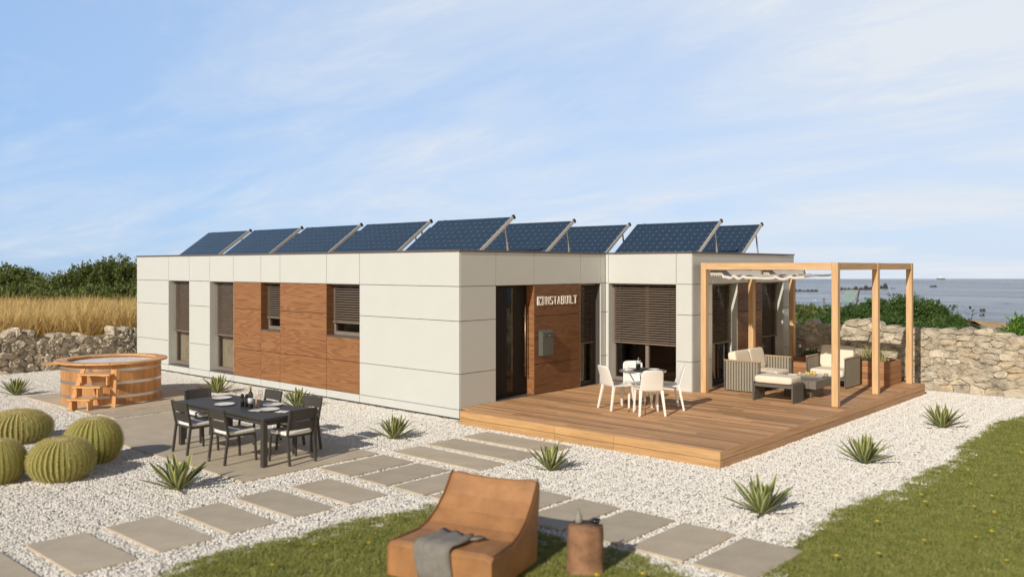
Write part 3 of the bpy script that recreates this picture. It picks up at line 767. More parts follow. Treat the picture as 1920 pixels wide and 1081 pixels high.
# interior shell: floor, ceiling and partitions
fl_ = MB(); fl_.prism([(XL + .23, .225), (-.225, .225), (-.225, 4.77), (1.93, 4.77), (1.93, YB - .225), (XL + .23, YB - .225)], .12, .2); fl_.build('floor', M['deck_y'], house)
pt = MB()
for a in (-7.65, -5.0, -2.85): pt.box(a, a + .1, .24, 4.0, .201, 2.6)
pt.box(-12.5, -.9, 4.0, 4.1, .201, 2.6); pt.box(-12.5, 1.9, 9.1, 9.2, .201, 2.6)
pt.build('partition', M['grey_wall'], house)

# sign on the entrance cladding
sign = thing('wall_sign', 'raised pale INSTABUILT lettering with square emblem on walnut wall', 'sign', (0, 2.19, 2.12))
em = MB(); em.box(.001, .016, 0, .195, -.09, .09); eo = em.build('emblem', M['letter'], sign, bevel=.003)
mk = MB()
for q, (a, b) in enumerate([((.055, .045), (.085, .01)), ((.085, .01), (.10, -.06)), ((.13, .05), (.115, .0)), ((.115, 0), (.09, -.02))]):
    mk.bar((.0165 + q * .0005, a[0], a[1]), (.0165 + q * .0005, b[0], b[1]), .004, .028, (1, 0, 0) if False else (0, 0, 1))
mk.build('emblem_mark', M['black'], eo)
GLY = {'I': [[(.5, 0), (.5, 1)]], 'N': [[(0, 0), (0, 1)], [(0, 1), (1, 0)], [(1, 0), (1, 1)]],
       'S': [[(1, .88), (.8, 1), (.25, 1), (.02, .85), (.02, .62), (.25, .52), (.75, .48), (.98, .36), (.98, .15), (.75, 0), (.2, 0), (0, .12)]],
       'T': [[(0, 1), (1, 1)], [(.5, 0), (.5, 1)]], 'A': [[(0, 0), (.5, 1)], [(.5, 1), (1, 0)]],
       'B': [[(0, 0), (0, 1), (.7, 1), (.92, .88), (.92, .65), (.7, .53), (0, .53)], [(.7, .53), (1, .40), (1, .13), (.75, 0), (0, 0)]],
       'U': [[(0, 1), (0, .2), (.2, 0), (.8, 0), (1, .2), (1, 1)]], 'L': [[(0, 1), (0, 0), (1, 0)]]}
y = .245
for i, ch in enumerate('INSTABUILT'):
    w = .010 if ch == 'I' else .074; st = .016 if i < 5 else .025; hgt = .15
    if i == 5: y += .008
    mb = MB(); q = 0
    for pl in GLY[ch]:
        for a, b in zip(pl, pl[1:]):
            A = Vector((.007, y + a[0] * w, -hgt / 2 + a[1] * hgt)); B = Vector((.007, y + b[0] * w, -hgt / 2 + b[1] * hgt))
            e = (B - A).normalized() * st * .38; th_ = .012 + q * .0006; q += 1
            mb.bar(A - e + Vector((th_ / 2 - .006, 0, 0)), B + e + Vector((th_ / 2 - .006, 0, 0)), st, th_, (1, 0, 0))
    mb.build('letter', M['letter'], sign)
    y += w + .046 + (.004 if i >= 5 else 0)

# mailbox on the entrance cladding
mbx = thing('mailbox', 'dark grey wall mailbox with slanted lid beneath the lettering', 'mailbox', (0, 2.405, 1.02))
b = MB(); b.add([(.002, -.17, 0), (.115, -.17, 0), (.115, .17, 0), (.002, .17, 0), (.002, -.17, .50), (.115, -.17, .455), (.115, .17, .455), (.002, .17, .50)],
      [(0, 3, 2, 1), (4, 5, 6, 7), (0, 1, 5, 4), (1, 2, 6, 5), (2, 3, 7, 6), (3, 0, 4, 7)]); b.build('body', M['mailbox'], mbx, bevel=.004)
b = MB(); b.add([(.001, -.178, .503), (.13, -.178, .452), (.13, .178, .452), (.001, .178, .503), (.001, -.178, .515), (.13, -.178, .464), (.13, .178, .464), (.001, .178, .515)],
      [(0, 3, 2, 1), (4, 5, 6, 7), (0, 1, 5, 4), (1, 2, 6, 5), (2, 3, 7, 6), (3, 0, 4, 7)])
b.box(.116, .124, -.165, .165, .39, .448); b.build('lid', M['mailbox'], mbx, bevel=.003)
b = MB(); b.xf = Matrix.Translation((.115, .03, .40)) @ Matrix.Rotation(PI / 2, 4, 'Y'); b.lathe([(.012, 0), (.012, .012), (.008, .014)], 12); b.build('lock', M['steel'], mbx, smooth=False)
b = MB(); b.box(.1152, .117, -.1, .1, .03, .28); b.build('door', M['mailbox'], mbx, bevel=.0005)

# ------------------------------------------------------------------ solar panels
TH = math.atan2(.75, 1.03); SL = math.hypot(.75, 1.03)
def solar(loc, label):
    t = thing('solar_panel', label, 'solar panel', loc, 0, 'tilted solar panels in rows on the flat roof')
    w = 1.04
    for s in (0, 1):
        m = MB(); m.box(0, w + .004, 0, SL, -.018, .018)
        o = m.build('solar_module', M['frame'], t, loc=(-2.1 + s * (w + .006) + .006, 0, .03), rot=(TH, 0, 0))
        g = MB(); g.box(.006, w - .002, .008, SL - .012, .0185, .0215)
        c = g.build('cell_sheet', M['cells'], o)
    for x in (-1.95, .025):
        r = MB(); r.box(-.018, .018, -.03, SL + .02, -.04, .022 if x > 0 else -.0185); ro = r.build('rail', M['rail'], t, bevel=.003, loc=(x, 0, .03), rot=(TH, 0, 0))
        e = MB(); e.box(-.026, .026, SL + .021, SL + .075, -.055, .026 if x > 0 else -.0185); e.build('end_cap', M['black'], ro, bevel=.004)
        st = MB(); st.bar((x - .03, 1.03 * .80, .75 * .80), (x - .03, 1.03 * .94, -.01), .028, .028); st.build('strut', M['rail'], t)
    return t
ROWS = [.72, 2.70, 4.83, 6.80]
rown = ['front', 'second', 'third', 'fourth']
for i in range(5):
    x = -.30 - 2.4 * i
    solar((x, ROWS[0], 3.0), ['front row solar panel nearest the house corner', 'front row solar panel second from the house corner', 'front row solar panel in the middle of its five',
          'front row solar panel second from the left end of the roof', 'leftmost front row solar panel on the roof'][i])
    solar((x, ROWS[1], 3.0), ['second row solar panel behind the one nearest the house corner', 'second row solar panel behind the front one second from the house corner',
          'second row solar panel behind the middle one of the front row', 'second row solar panel behind the one second from the left', 'second row solar panel behind the leftmost front one'][i])
solar((-.30, ROWS[2], 3.0), 'third row solar panel left of the wing by the inner house corner')
solar((2.07, ROWS[2], 3.0), 'front solar panel above the large blind window of the projecting wing')
solar((2.07, ROWS[3], 3.0), 'rear solar panel of the projecting wing, rightmost on the roof')

# ================================================================== DECK
deck = thing('wooden_deck', 'raised brown timber deck with board fascia beside the house', 'deck', (0, 0, 0))
DX, DY0, DY1, DZ = 5.335, -.235, 9.05, .25
db = MB(); y = DY0 + .03; pitch = .1135; k = 0
while y < DY1 - .05:
    x0 = .012 if y < 4.5 else 2.175
    if y < .0: x0 = .25
    cuts = [x0]
    c = x0 + R_.uniform(.8, 2.6)
    while c < DX - .6: cuts.append(c); c += R_.uniform(1.6, 2.8)
    cuts.append(DX - .03)
    for a, b in zip(cuts, cuts[1:]): db.box(a + .0015, b - .0015, y, y + pitch - .009, DZ - .026, DZ + R_.uniform(-.0008, .0008))
    y += pitch; k += 1
db.build('deck_boards', M['deck'], deck, bevel=.003)
fa = MB()
for z0, z1, o in ((.128, .249, .0), (.0, .122, .003)):
    for a, b in ((.25, 2.4), (2.403, 3.55), (3.553, DX)):
        fa.box(a, b, DY0 - o - .003, DY0 + .026 - o, z0, z1)
fa.build('front_fascia', M['deck_face'], deck, bevel=.003)
fa = MB()
for z0, z1, o in ((.128, .249, .0), (.0, .122, .003)):
    for a, b in ((DY0 + .03, 2.6), (2.603, 5.9), (5.903, DY1)): fa.box(DX - .026 + o, DX + o, a, b, z0, z1)
fa.build('side_fascia', M['deck_y'], deck, bevel=.003)
fa = MB(); fa.box(.26, DX - .05, DY0 + .04, DY1 - .02, .0, .20); fa.build('substructure', M['joint'], deck)
fa = MB(); fa.box(2.3, DX - .03, DY1 - .02, DY1, .0, .245); fa.build('rear_fascia', M['deck'], deck)

# ================================================================== PERGOLA
per = thing('pergola', 'open timber pergola of six square posts over the lounge furniture', 'pergola', (0, 0, DZ))
PX, PY, PT, W_ = (2.385, 5.06), (4.655, 6.77, 8.9), 2.635, .118
for x in PX:
    for y in PY:
        p = MB(); p.box(x - W_ / 2, x + W_ / 2, y - W_ / 2, y + W_ / 2, .001, PT); p.build('post', M['pine_z'], per, bevel=.005)
for y in PY:
    p = MB(); p.box(PX[0] + W_ / 2, PX[1] - W_ / 2, y - .05, y + .05, PT - .137, PT - .004); p.build('beam', M['pine_x'], per, bevel=.004)
for x in PX:
    for a, b in zip(PY, PY[1:]):
        p = MB(); p.box(x - .05, x + .05, a + W_ / 2, b - W_ / 2, PT - .137, PT - .004); p.build('beam', M['pine_y'], per, bevel=.004)
def canopy(x0, x1, y0, y1, tail):
    prof = []; x = x0
    zt = PT - .125
    # tight pleats, two deep folds, a sagging stretch, one more fold, then the free end
    for i in range(13): prof.append((x0 + .02 * i, zt - (.12 if i % 2 else .03)))
    f0 = prof[-1][0] + .03
    L_ = x1 - f0
    for k in range(61):
        t = k / 60
        sag = -.135 - .018 * math.sin(PI * t)
        fold = sum(h_ * math.exp(-((t - c_) / w_) ** 2) for h_, c_, w_ in ((-.022, .09, .03), (.03, .145, .02), (-.025, .20, .03), (.03, .26, .02), (.028, .66, .018), (-.022, .74, .05), (.028, .83, .018)))
        prof.append((f0 + L_ * t, zt + sag + fold))
    x0_ = x0
    ys = [y0 + (y1 - y0) * j / 14 for j in range(15)]
    mb = MB(); m = len(prof); vs = []
    ys = [y0 - .004] + ys
    for j, y in enumerate(ys):
        hem = -.05 if j == 0 else 0
        for i, (x, z) in enumerate(prof): vs.append((x0_ + (x - x0_) * (1 - tail * j / 15), y, z + hem + .003 * math.sin(max(j, 1) * 1.3 + i * .35)))
    mb.add(vs, [(j * m + i, j * m + i + 1, (j + 1) * m + i + 1, (j + 1) * m + i) for j in range(15) for i in range(m - 1)])
    o = mb.build('canopy', M['cloth'], per, smooth=True)
    md = o.modifiers.new('thickness', 'SOLIDIFY'); md.thickness = .004
canopy(2.48, 4.46, 4.72, 6.70, .19)
canopy(2.48, 3.5, 6.84, 8.84, 0)

# ================================================================== FURNITURE
# --- dining set
dt = thing('dining_table', 'dark grey rectangular outdoor dining table laid for a meal on the patio', 'table', (-.535, -4.01, .036))
b = MB(); b.box(-1.215, 1.215, -.46, .46, .645, .682); b.build('tabletop', M['dining'], dt, bevel=.006)
for sx in (-1, 1):
    for sy in (-1, 1):
        b = MB(); b.box(sx * 1.15 - .037, sx * 1.15 + .037, sy * .41 - .037, sy * .41 + .037, 0, .64); b.build('leg', M['dining'], dt, bevel=.004)
b = MB(); b.box(-1.09, 1.09, -.41, -.385, .57, .644); b.box(-1.09, 1.09, .385, .41, .57, .644); b.box(-1.16, -1.135, -.35, .35, .57, .644); b.box(1.135, 1.16, -.35, .35, .57, .644)
b.build('apron', M['dining'], dt)
def dining_chair(loc, rz, label):
    t = thing('dining_chair', label, 'chair', loc, rz, 'dark dining chairs around the patio table')
    for s in (-1, 1):
        b = MB(); b.bar((s * .215, -.27, 0), (s * .215, -.215, .42), .032, .034, (0, 1, 0)); b.bar((s * .215, -.215, .42), (s * .215, -.285, .775), .030, .034, (0, 1, 0)); b.build('leg', M['dining'], t, bevel=.003)
        b = MB(); b.bar((s * .22, .225, 0), (s * .21, .205, .40), .030, .030, (0, 1, 0)); b.build('leg', M['dining'], t, bevel=.003)
    b = MB(); b.box(-.225, .225, -.2, .225, .375, .402); b.build('seat', M['dining'], t, bevel=.005)
    b = MB()
    for z0, z1 in ((.485, .60), (.625, .775)):
        y0 = -.215 - .07 * (z0 - .42) / .355; y1 = -.215 - .07 * (z1 - .42) / .355
        vs = []
        n = 6
        for i in range(n + 1):
            u = -.2 + .4 * i / n; bow = -.018 * (1 - (u / .2) ** 2)
            vs += [(u, y0 + bow - .008, z0), (u, y0 + bow + .010, z0), (u, y1 + bow + .010, z1), (u, y1 + bow - .008, z1)]
        fs = [(4 * i + a, 4 * i + (a + 1) % 4, 4 * i + 4 + (a + 1) % 4, 4 * i + 4 + a) for i in range(n) for a in range(4)] + [(0, 1, 2, 3), (4 * n, 4 * n + 1, 4 * n + 2, 4 * n + 3)]
        b.add(vs, fs)
    b.build('backrest', M['dining'], t)
    b = MB(); b.pad(0, .02, .43, .215, .215, .030); b.build('cushion', M['cushion_white'], t, smooth=True)
    return t
PZ = .036
dining_chair((-1.09, -4.49, PZ), 0, 'dark chair on the near long side, left of the other near chair')
dining_chair((-.08, -4.47, PZ), 0, 'dark chair on the near long side, right one beside the front table leg')
dining_chair((.57, -3.94, PZ), PI / 2, 'dark chair at the right end of the dining table')
dining_chair((-1.80, -3.95, PZ), -PI / 2, 'dark chair at the far left end of the dining table near the hot tub')
dining_chair((-1.06, -3.46, PZ), PI, 'dark chair on the house side of the table, behind the bottles')
dining_chair((-.02, -3.44, PZ), PI, 'dark chair on the house side of the table, right one beside the small agave')
TZ = .036 + .682
def at_table(name, label, cat, x, y, group=None): return thing(name, label, cat, (x, y, TZ), R_.uniform(0, 6), group)
def plate(x, y, r, label, z=TZ, group='white plates on the dining table'):
    b = MB(); b.lathe([(r * .55, .001), (r * .6, .004), (r * .98, .018), (r, .022), (r * .97, .022), (r * .6, .009), (.001, .008)], 28)
    o = b.build('plate', M['ceramic'], None, smooth=True, loc=(x, y, z)); return tag(o, label, 'plate', group)
plate(-1.40, -3.90, .155, 'large white plate at the left end of the dining table')
plate(-.80, -4.20, .150, 'white plate on the near edge of the table, left of the bottles')
plate(-.22, -3.74, .150, 'white plate on the house side of the table, right of the bottles')
plate(.12, -4.02, .150, 'white plate on the right part of the table by the end chair')
def wine_glass(x, y, label, h=.2):
    t = at_table('wine_glass', label, 'glass', x, y, 'wine glasses on the dining table')
    b = MB(); b.lathe([(.034, 0), (.034, .002), (.005, .007), (.004, h * .45), (.012, h * .48), (.034, h * .6), (.038, h * .72), (.031, h)], 18, cap=False)
    b.build('bowl', M['clear'], t, smooth=True)
wine_glass(-1.10, -3.83, 'wine glass between the two left plates on the dining table')
wine_glass(-.62, -3.70, 'wine glass on the house side just behind the bottles')
wine_glass(-.26, -3.93, 'wine glass just right of the tall bottle, before the far plate')
wine_glass(.22, -3.82, 'wine glass right of the right hand plate')
wine_glass(.08, -3.70, 'wine glass on the house side near the far right chair')
wine_glass(.48, -3.80, 'wine glass at the right end of the table before the agave')
t = at_table('tumbler', 'clear tumbler standing on a white napkin at the near table edge', 'glass', .0, -4.16)
b = MB(); b.lathe([(.001, .005), (.032, .006), (.040, .105)], 18, cap=False); b.build('body', M['clear'], t, smooth=True)
def napkin(x, y, rz, label):
    b = MB(); n = 6; s = .085; vs = []
    for j in range(n + 1):
        for i in range(n + 1): vs.append((-s + 2 * s * i / n, -s + 2 * s * j / n, .002 + .0025 * (math.sin(i * 1.7 + j) + 1)))
    b.add(vs, [(j * 7 + i, j * 7 + i + 1, (j + 1) * 7 + i + 1, (j + 1) * 7 + i) for j in range(n) for i in range(n)])
    o = b.build('napkin', M['napkin'], None, smooth=True, loc=(x, y, TZ + .001), rot=(0, 0, rz)); tag(o, label, 'napkin', 'napkins on the dining table')
napkin(.0, -4.16, .3, 'white napkin under the clear tumbler'); napkin(.38, -3.98, .5, 'white napkin right of the right hand plate')
t = at_table('wine_bottle', 'tall dark wine bottle with gold foil neck', 'bottle', -.28, -4.08)
b = MB(); b.lathe([(.036, 0), (.038, .01), (.038, .19), (.034, .215), (.016, .245), (.0145, .30)], 20); b.build('body', M['bottle'], t, smooth=True)
b = MB(); b.lathe([(.0155, .255), (.016, .33), (.013, .334), (.001, .334)], 16); b.build('foil', M['foil'], t, smooth=True)
b = MB(); b.lathe([(.0385, .07), (.0385, .15)], 20); b.build('label', M['label_paper'], t, smooth=True)
for i, (x, y, lb) in enumerate(((-.47, -4.10, 'small black pepper mill, left one of the pair by the wine bottle'), (-.40, -4.07, 'small black salt mill beside the wine bottle, right one of the pair'))):
    t = at_table('pepper_mill', lb, 'mill', x, y, 'black mills by the wine bottle')
    b = MB(); b.lathe([(.028, 0), (.028, .10), (.022, .115), (.026, .135)], 16); b.build('body', M['bottle'], t, smooth=True)
    b = MB(); b.lathe([(.024, .137), (.028, .16), (.022, .185), (.004, .195)], 16); b.build('cap', M['bottle'], t, smooth=True)
t = at_table('candle', 'peach pillar candle in a small holder behind the wine bottle', 'candle', -.26, -4.0)
b = MB(); b.lathe([(.030, 0), (.030, .008), (.012, .012)], 16); b.build('holder', M['bottle'], t); b = MB(); b.lathe([(.014, .012), (.014, .17), (.003, .176)], 14); b.build('wax', M['candle'], t, smooth=True)

# --- white bistro set on the deck
BX, BY = 2.73, 1.83
bt = thing('bistro_table', 'small round smoked glass table on thin metal legs amid white chairs', 'table', (BX, BY, DZ))
b = MB(); b.lathe([(.39, .715), (.40, .719), (.40, .727), (.39, .731), (.001, .731)], 40); b.build('tabletop', M['smoked'], bt)
b = MB(); b.lathe([(.401, .713), (.412, .716), (.412, .730), (.401, .733)], 40); b.build('rim', M['steel'], bt, smooth=True)
for k in range(4):
    a = PI / 4 + k * PI / 2; b = MB(); b.tube([(.25 * math.cos(a), .25 * math.sin(a), .002), (.07 * math.cos(a), .07 * math.sin(a), .40), (.25 * math.cos(a), .25 * math.sin(a), .714)], .010, 8); b.build('leg', M['steel'], bt, smooth=True)
def white_chair(x, y, rz, label):
    t = thing('white_chair', label, 'chair', (x, y, DZ), rz, 'white plastic chairs around the bistro table')
    b = MB(); n = 10; vs = []; fs = []
    # curved one-piece seat shell
    for j in range(9):
        v = -1 + 2 * j / 8
        for i in range(n + 1):
            u = -1 + 2 * i / n; w = .205 + .022 * v
            vs.append((u * w, .205 * v, .445 - .012 * (1 - u * u) + .006 * v * v - .022 * max(0, v - .5)))
    m = n + 1
    fs = [(j * m + i, j * m + i + 1, (j + 1) * m + i + 1, (j + 1) * m + i) for j in range(8) for i in range(n)]
    b.add(vs, fs); o = b.build('seat', M['white_plastic'], t, smooth=True)
    md = o.modifiers.new('thickness', 'SOLIDIFY'); md.thickness = .026; md.offset = -1
    md = o.modifiers.new('round', 'BEVEL'); md.width = .010; md.segments = 3
    b = MB(); vs = []
    for j in range(11):
        v = j / 10
        zz = .43 + .365 * v; yy = -.20 - .095 * v - .02 * v * v
        w = .205 - .022 * v - (.02 * max(0, v - .85) / .15)
        for i in range(n + 1):
            u = -1 + 2 * i / n; vs.append((u * w, yy - .03 * (1 - u * u) * (.3 + .7 * v), zz - (.018 * u ** 6 if j == 10 else 0)))
    b.add(vs, [(j * m + i, j * m + i + 1, (j + 1) * m + i + 1, (j + 1) * m + i) for j in range(10) for i in range(n)])
    o = b.build('backrest', M['white_plastic'], t, smooth=True)
    md = o.modifiers.new('thickness', 'SOLIDIFY'); md.thickness = .022; md.offset = 0
    md = o.modifiers.new('round', 'BEVEL'); md.width = .009; md.segments = 3
    for s in (-1, 1):
        b = MB(); b.bar((s * .185, -.19, .43), (s * .225, -.275, .0), .052, .046, (0, 1, 0), .034, .030); b.build('leg', M['white_plastic'], t, bevel=.008, seg=2)
        b = MB(); b.bar((s * .195, .185, .43), (s * .215, .235, .0), .046, .042, (0, 1, 0), .030, .028); b.build('leg', M['white_plastic'], t, bevel=.008, seg=2)
white_chair(2.19, 1.84, math.atan2(.92, .40) - PI / 2, 'white plastic chair on the left of the bistro table, seen from behind')
white_chair(2.92, 1.73, math.atan2(.70, -.72) - PI / 2, 'white plastic chair nearest the viewer, its back hiding the bistro table')
white_chair(2.87, 2.38, math.atan2(-.68, -.73) - PI / 2, 'white plastic chair right of the bistro table, seen in profile')
white_chair(2.29, 2.32, math.atan2(-.66, .75) - PI / 2, 'white plastic chair behind the bistro table, facing the viewer')
BZ = DZ + .7315
t = thing('coffee_press', 'dark glass coffee press on the bistro table tray', 'coffee press', (2.66, 1.80, BZ + .012))
b = MB(); b.lathe([(.001, .001), (.045, .002), (.045, .15)], 18, cap=False); b.build('jug', M['smoked'], t, smooth=True)
b = MB(); b.lathe([(.039, .011), (.039, .10), (.001, .10)], 16); b.build('coffee', M['bottle'], t)
b = MB(); b.lathe([(.048, .151), (.046, .164), (.010, .17), (.004, .175), (.004, .19), (.012, .195), (.010, .208), (.001, .21)], 16); b.build('lid', M['steel'], t, smooth=True)
b = MB(); b.tube([(.045, 0, .135), (.085, 0, .13), (.088, 0, .05), (.045, 0, .03)], .007, 8); b.build('handle', M['black'], t, smooth=True)
b = MB(); b.lathe([(.14, .001), (.155, .006), (.155, .011), (.145, .009), (.001, .007)], 28); o = b.build('tray', M['black'], None, smooth=True, loc=(2.72, 1.83, BZ)); tag(o, 'round dark tray under the coffee press', 'tray')
t = thing('coffee_cup', 'white cup at the left edge of the bistro table', 'cup', (2.46, 1.74, BZ)); b = MB(); b.lathe([(.028, .001), (.036, .07), (.032, .07), (.024, .008), (.001, .008)], 16); b.build('body', M['ceramic'], t, smooth=True)
b = MB(); b.tube([(.034, 0, .055), (.058, 0, .05), (.056, 0, .022), (.03, 0, .018)], .005, 8); b.build('handle', M['ceramic'], t, smooth=True)
plate(2.56, 1.62, .10, 'white saucer plate near the cup on the bistro table', BZ, 'plates on the bistro table'); plate(2.86, 2.0, .10, 'white plate behind the coffee press, on the far side of the bistro table', BZ, 'plates on the bistro table')
b = MB(); b.box(-.14, .14, -.10, .10, .001, .006); o = b.build('magazine', M['napkin'], None, loc=(2.97, 1.83, BZ), rot=(0, 0, .5)); tag(o, 'open pale magazine on the right side of the bistro table', 'magazine')

# --- lounge set: frames with vertical straps
def strap_panel(parent, p0, p1, z0, z1, name='arm', cap=True, pitch=.058, w=.040, fm=None, sm=None):
    """rectangular frame standing between p0 and p1 (xy), filled with vertical straps"""
    p0, p1 = Vector((*p0, 0)), Vector((*p1, 0)); d = (p1 - p0); ln = d.length; d.normalize()
    Z = Vector((0, 0, 1)); nn = d.cross(Z)
    b = MB(); t = .03
    b.bar(p0 + Z * z0, p0 + Z * z1, t, t, d); b.bar(p1 + Z * z0, p1 + Z * z1, t, t, d)
    b.bar(p0 + d * .015 + Z * (z0 + .015), p1 - d * .015 + Z * (z0 + .015), t * .98, t); b.bar(p0 + d * .015 + Z * (z1 - .015), p1 - d * .015 + Z * (z1 - .015), t * .98, t * .96)
    o = b.build(name, fm or M['strap_frame'], parent, bevel=.002)
    s = MB(); n = int((ln - .05) / pitch)
    for i in range(n):
        c = p0 + d * (.025 + (ln - .05) * (i + .5) / n)
        for sd in (.017, -.017): s.bar(c + nn * sd + Z * (z0 + .004), c + nn * sd + Z * (z1 - .003), w, .006, nn)
    s.build('straps', sm or M['strap'], o)
    if cap:
        c = MB(); c.bar(p0 - d * .018 + Z * (z1 + .012), p1 + d * .018 + Z * (z1 + .012), .05, .022); c.build('arm_cap', M['teak'], o, bevel=.004)
def mpad(parent, name, c, half, mat=None, rot=None):
    b = MB(); b.pad(0, 0, 0, *half); return b.build(name, mat or M['cushion_cream'], parent, smooth=True, loc=c, rot=rot)
sofa = thing('sofa', 'two seat garden sofa with cream cushions and strapped grey arms', 'sofa', (2.53, 5.24, DZ))
strap_panel(sofa, (0, 0), (.76, .02), .02, .62); strap_panel(sofa, (0, 1.42), (.80, 1.42), .02, .62); strap_panel(sofa, (.0, .06), (.0, 1.36), .02, .62, 'back_frame', False)
b = MB(); b.box(.02, .76, .05, 1.38, .16, .22); b.build('seat_frame', M['strap_frame'], sofa, bevel=.004)
for y in (.38, 1.05): mpad(sofa, 'seat_cushion', (.44, y, .30), (.37, .325, .085))
for y in (.38, 1.05): mpad(sofa, 'back_cushion', (.15, y, .585), (.09, .33, .225), None, (0, rad(-12), 0))
ot = thing('ottoman', 'low cream cushioned ottoman bench in front of the sofa', 'ottoman', (3.95, 4.65, DZ), rad(2))
for s in (-1, 1): strap_panel(ot, (s * .385, -.25), (s * .385, .25), .0, .36, 'side_frame', False, fm=M['strap_frame'], sm=M['strap_frame'])
b = MB(); b.box(-.368, .368, -.25, -.215, .275, .335); b.box(-.368, .368, .215, .25, .275, .335); b.box(-.368, .368, -.214, .214, .315, .34); b.build('seat_frame', M['strap_frame'], ot, bevel=.003)
mpad(ot, 'cushion', (0, 0, .415), (.37, .265, .075))
ac = thing('armchair', 'single garden armchair with cream cushions facing the coffee table', 'armchair', (3.93, 7.45, DZ), 0)
strap_panel(ac, (.41, -.40), (.41, .43), .02, .62); strap_panel(ac, (-.41, -.40), (-.41, .43), .02, .62); strap_panel(ac, (-.36, .43), (.36, .43), .02, .60, 'back_frame', False)
b = MB(); b.box(-.39, .39, -.38, .40, .16, .22); b.build('seat_frame', M['strap_frame'], ac, bevel=.004)
mpad(ac, 'seat_cushion', (0, -.05, .30), (.37, .36, .085)); mpad(ac, 'back_cushion', (0, .26, .60), (.36, .085, .25), None, (rad(-10), 0, 0))
ct = thing('coffee_table', 'low square grey plank coffee table with recessed base', 'coffee table', (4.02, 5.70, DZ))
b = MB()
for i in range(6): b.box(-.44 + i * .1468, -.44 + (i + 1) * .1468 - .003, -.47, .47, .195, .35)
b.build('tabletop', M['table_grey'], ct, bevel=.003)
b = MB(); b.box(-.28, .28, -.30, .30, .0, .194); b.build('base', M['strap_frame'], ct, bevel=.004)
CT = DZ + .3505
b = MB()
for k in range(2): b.tube([(-.13, k * .035, .02 + k * .002), (.13, k * .035, .02 + k * .002)], .019, 14)
o = b.build('rolled_magazine', M['paper'], None, loc=(3.80, 5.78, CT), rot=(0, 0, .4)); tag(o, 'rolled up magazine on the left of the coffee table', 'magazine')
b = MB(); b.box(-.13, .13, -.10, .10, .001, .02); o = b.build('book', M['bottle'], None, loc=(3.66, 5.92, CT), rot=(0, 0, -.2), bevel=.002); tag(o, 'flat dark book on the coffee table corner by the sofa', 'book')
tr = thing('serving_tray', 'pale rimmed serving tray on the coffee table', 'tray', (4.08, 5.95, CT), .05)
b = MB(); b.box(-.25, .25, -.17, .17, .001, .012); b.build('base', M['napkin'], tr, bevel=.002)
b = MB(); b.box(-.25, .25, -.178, -.171, .001, .035); b.box(-.25, .25, .171, .178, .001, .035); b.box(-.258, -.2505, -.17, .17, .001, .035); b.box(.2505, .258, -.17, .17, .001, .035); b.build('rim', M['steel'], tr)
for i, (dx, dy) in enumerate(((-.2, -.12), (-.12, .02), (-.03, -.1), (-.06, .11), (.04, .03))):
    t = thing('juice_glass', 'small glass of yellow drink on the serving tray', 'glass', (4.08 + dx, 5.95 + dy, CT + .0125), 0, 'glasses of yellow drink on the serving tray')
    b = MB(); b.lathe([(.001, .001), (.028, .002), (.031, .10)], 14, cap=False); b.build('body', M['clear'], t, smooth=True)
    b = MB(); b.lathe([(.0235, .007), (.027, .075), (.001, .075)], 14); b.build('drink', M['juice'], t, smooth=True)
t = thing('coffee_cup', 'grey stoneware cup at the right edge of the coffee table', 'cup', (4.36, 5.98, CT)); b = MB(); b.lathe([(.03, .001), (.042, .075), (.038, .075), (.027, .008), (.001, .008)], 16); b.build('body', M['stone_mug'], t, smooth=True)

# --- planters
def planter(x0, x1, y0, y1, h, label):
    t = thing('planter_box', label, 'planter', ((x0 + x1) / 2, (y0 + y1) / 2, DZ), 0, 'timber planter boxes at the back of the deck')
    a, c = (x1 - x0) / 2, (y1 - y0) / 2; b = MB(); n = 4
    for k in range(n):
        z0, z1 = h * k / n + .002, h * (k + 1) / n - .003
        b.box(-a, a, -c, -c + .03, z0, z1); b.box(-a, a, c - .03, c, z0, z1); b.box(-a, -a + .03, -c + .031, c - .031, z0, z1); b.box(a - .03, a, -c + .031, c - .031, z0, z1)
    b.build('boards', M['planter'], t, bevel=.003)
    b = MB(); b.box(-a + .031, a - .031, -c + .031, c - .031, .02, h - .06); b.build('soil', M['soil'], t)
    b = MB()
    b.build if False else None
    return t
planter(4.00, 4.90, 8.08, 8.86, .52, 'timber planter box by the rear right pergola post')
planter(2.76, 3.46, 8.10, 8.86, .50, 'timber planter box between the sofa and the armchair')

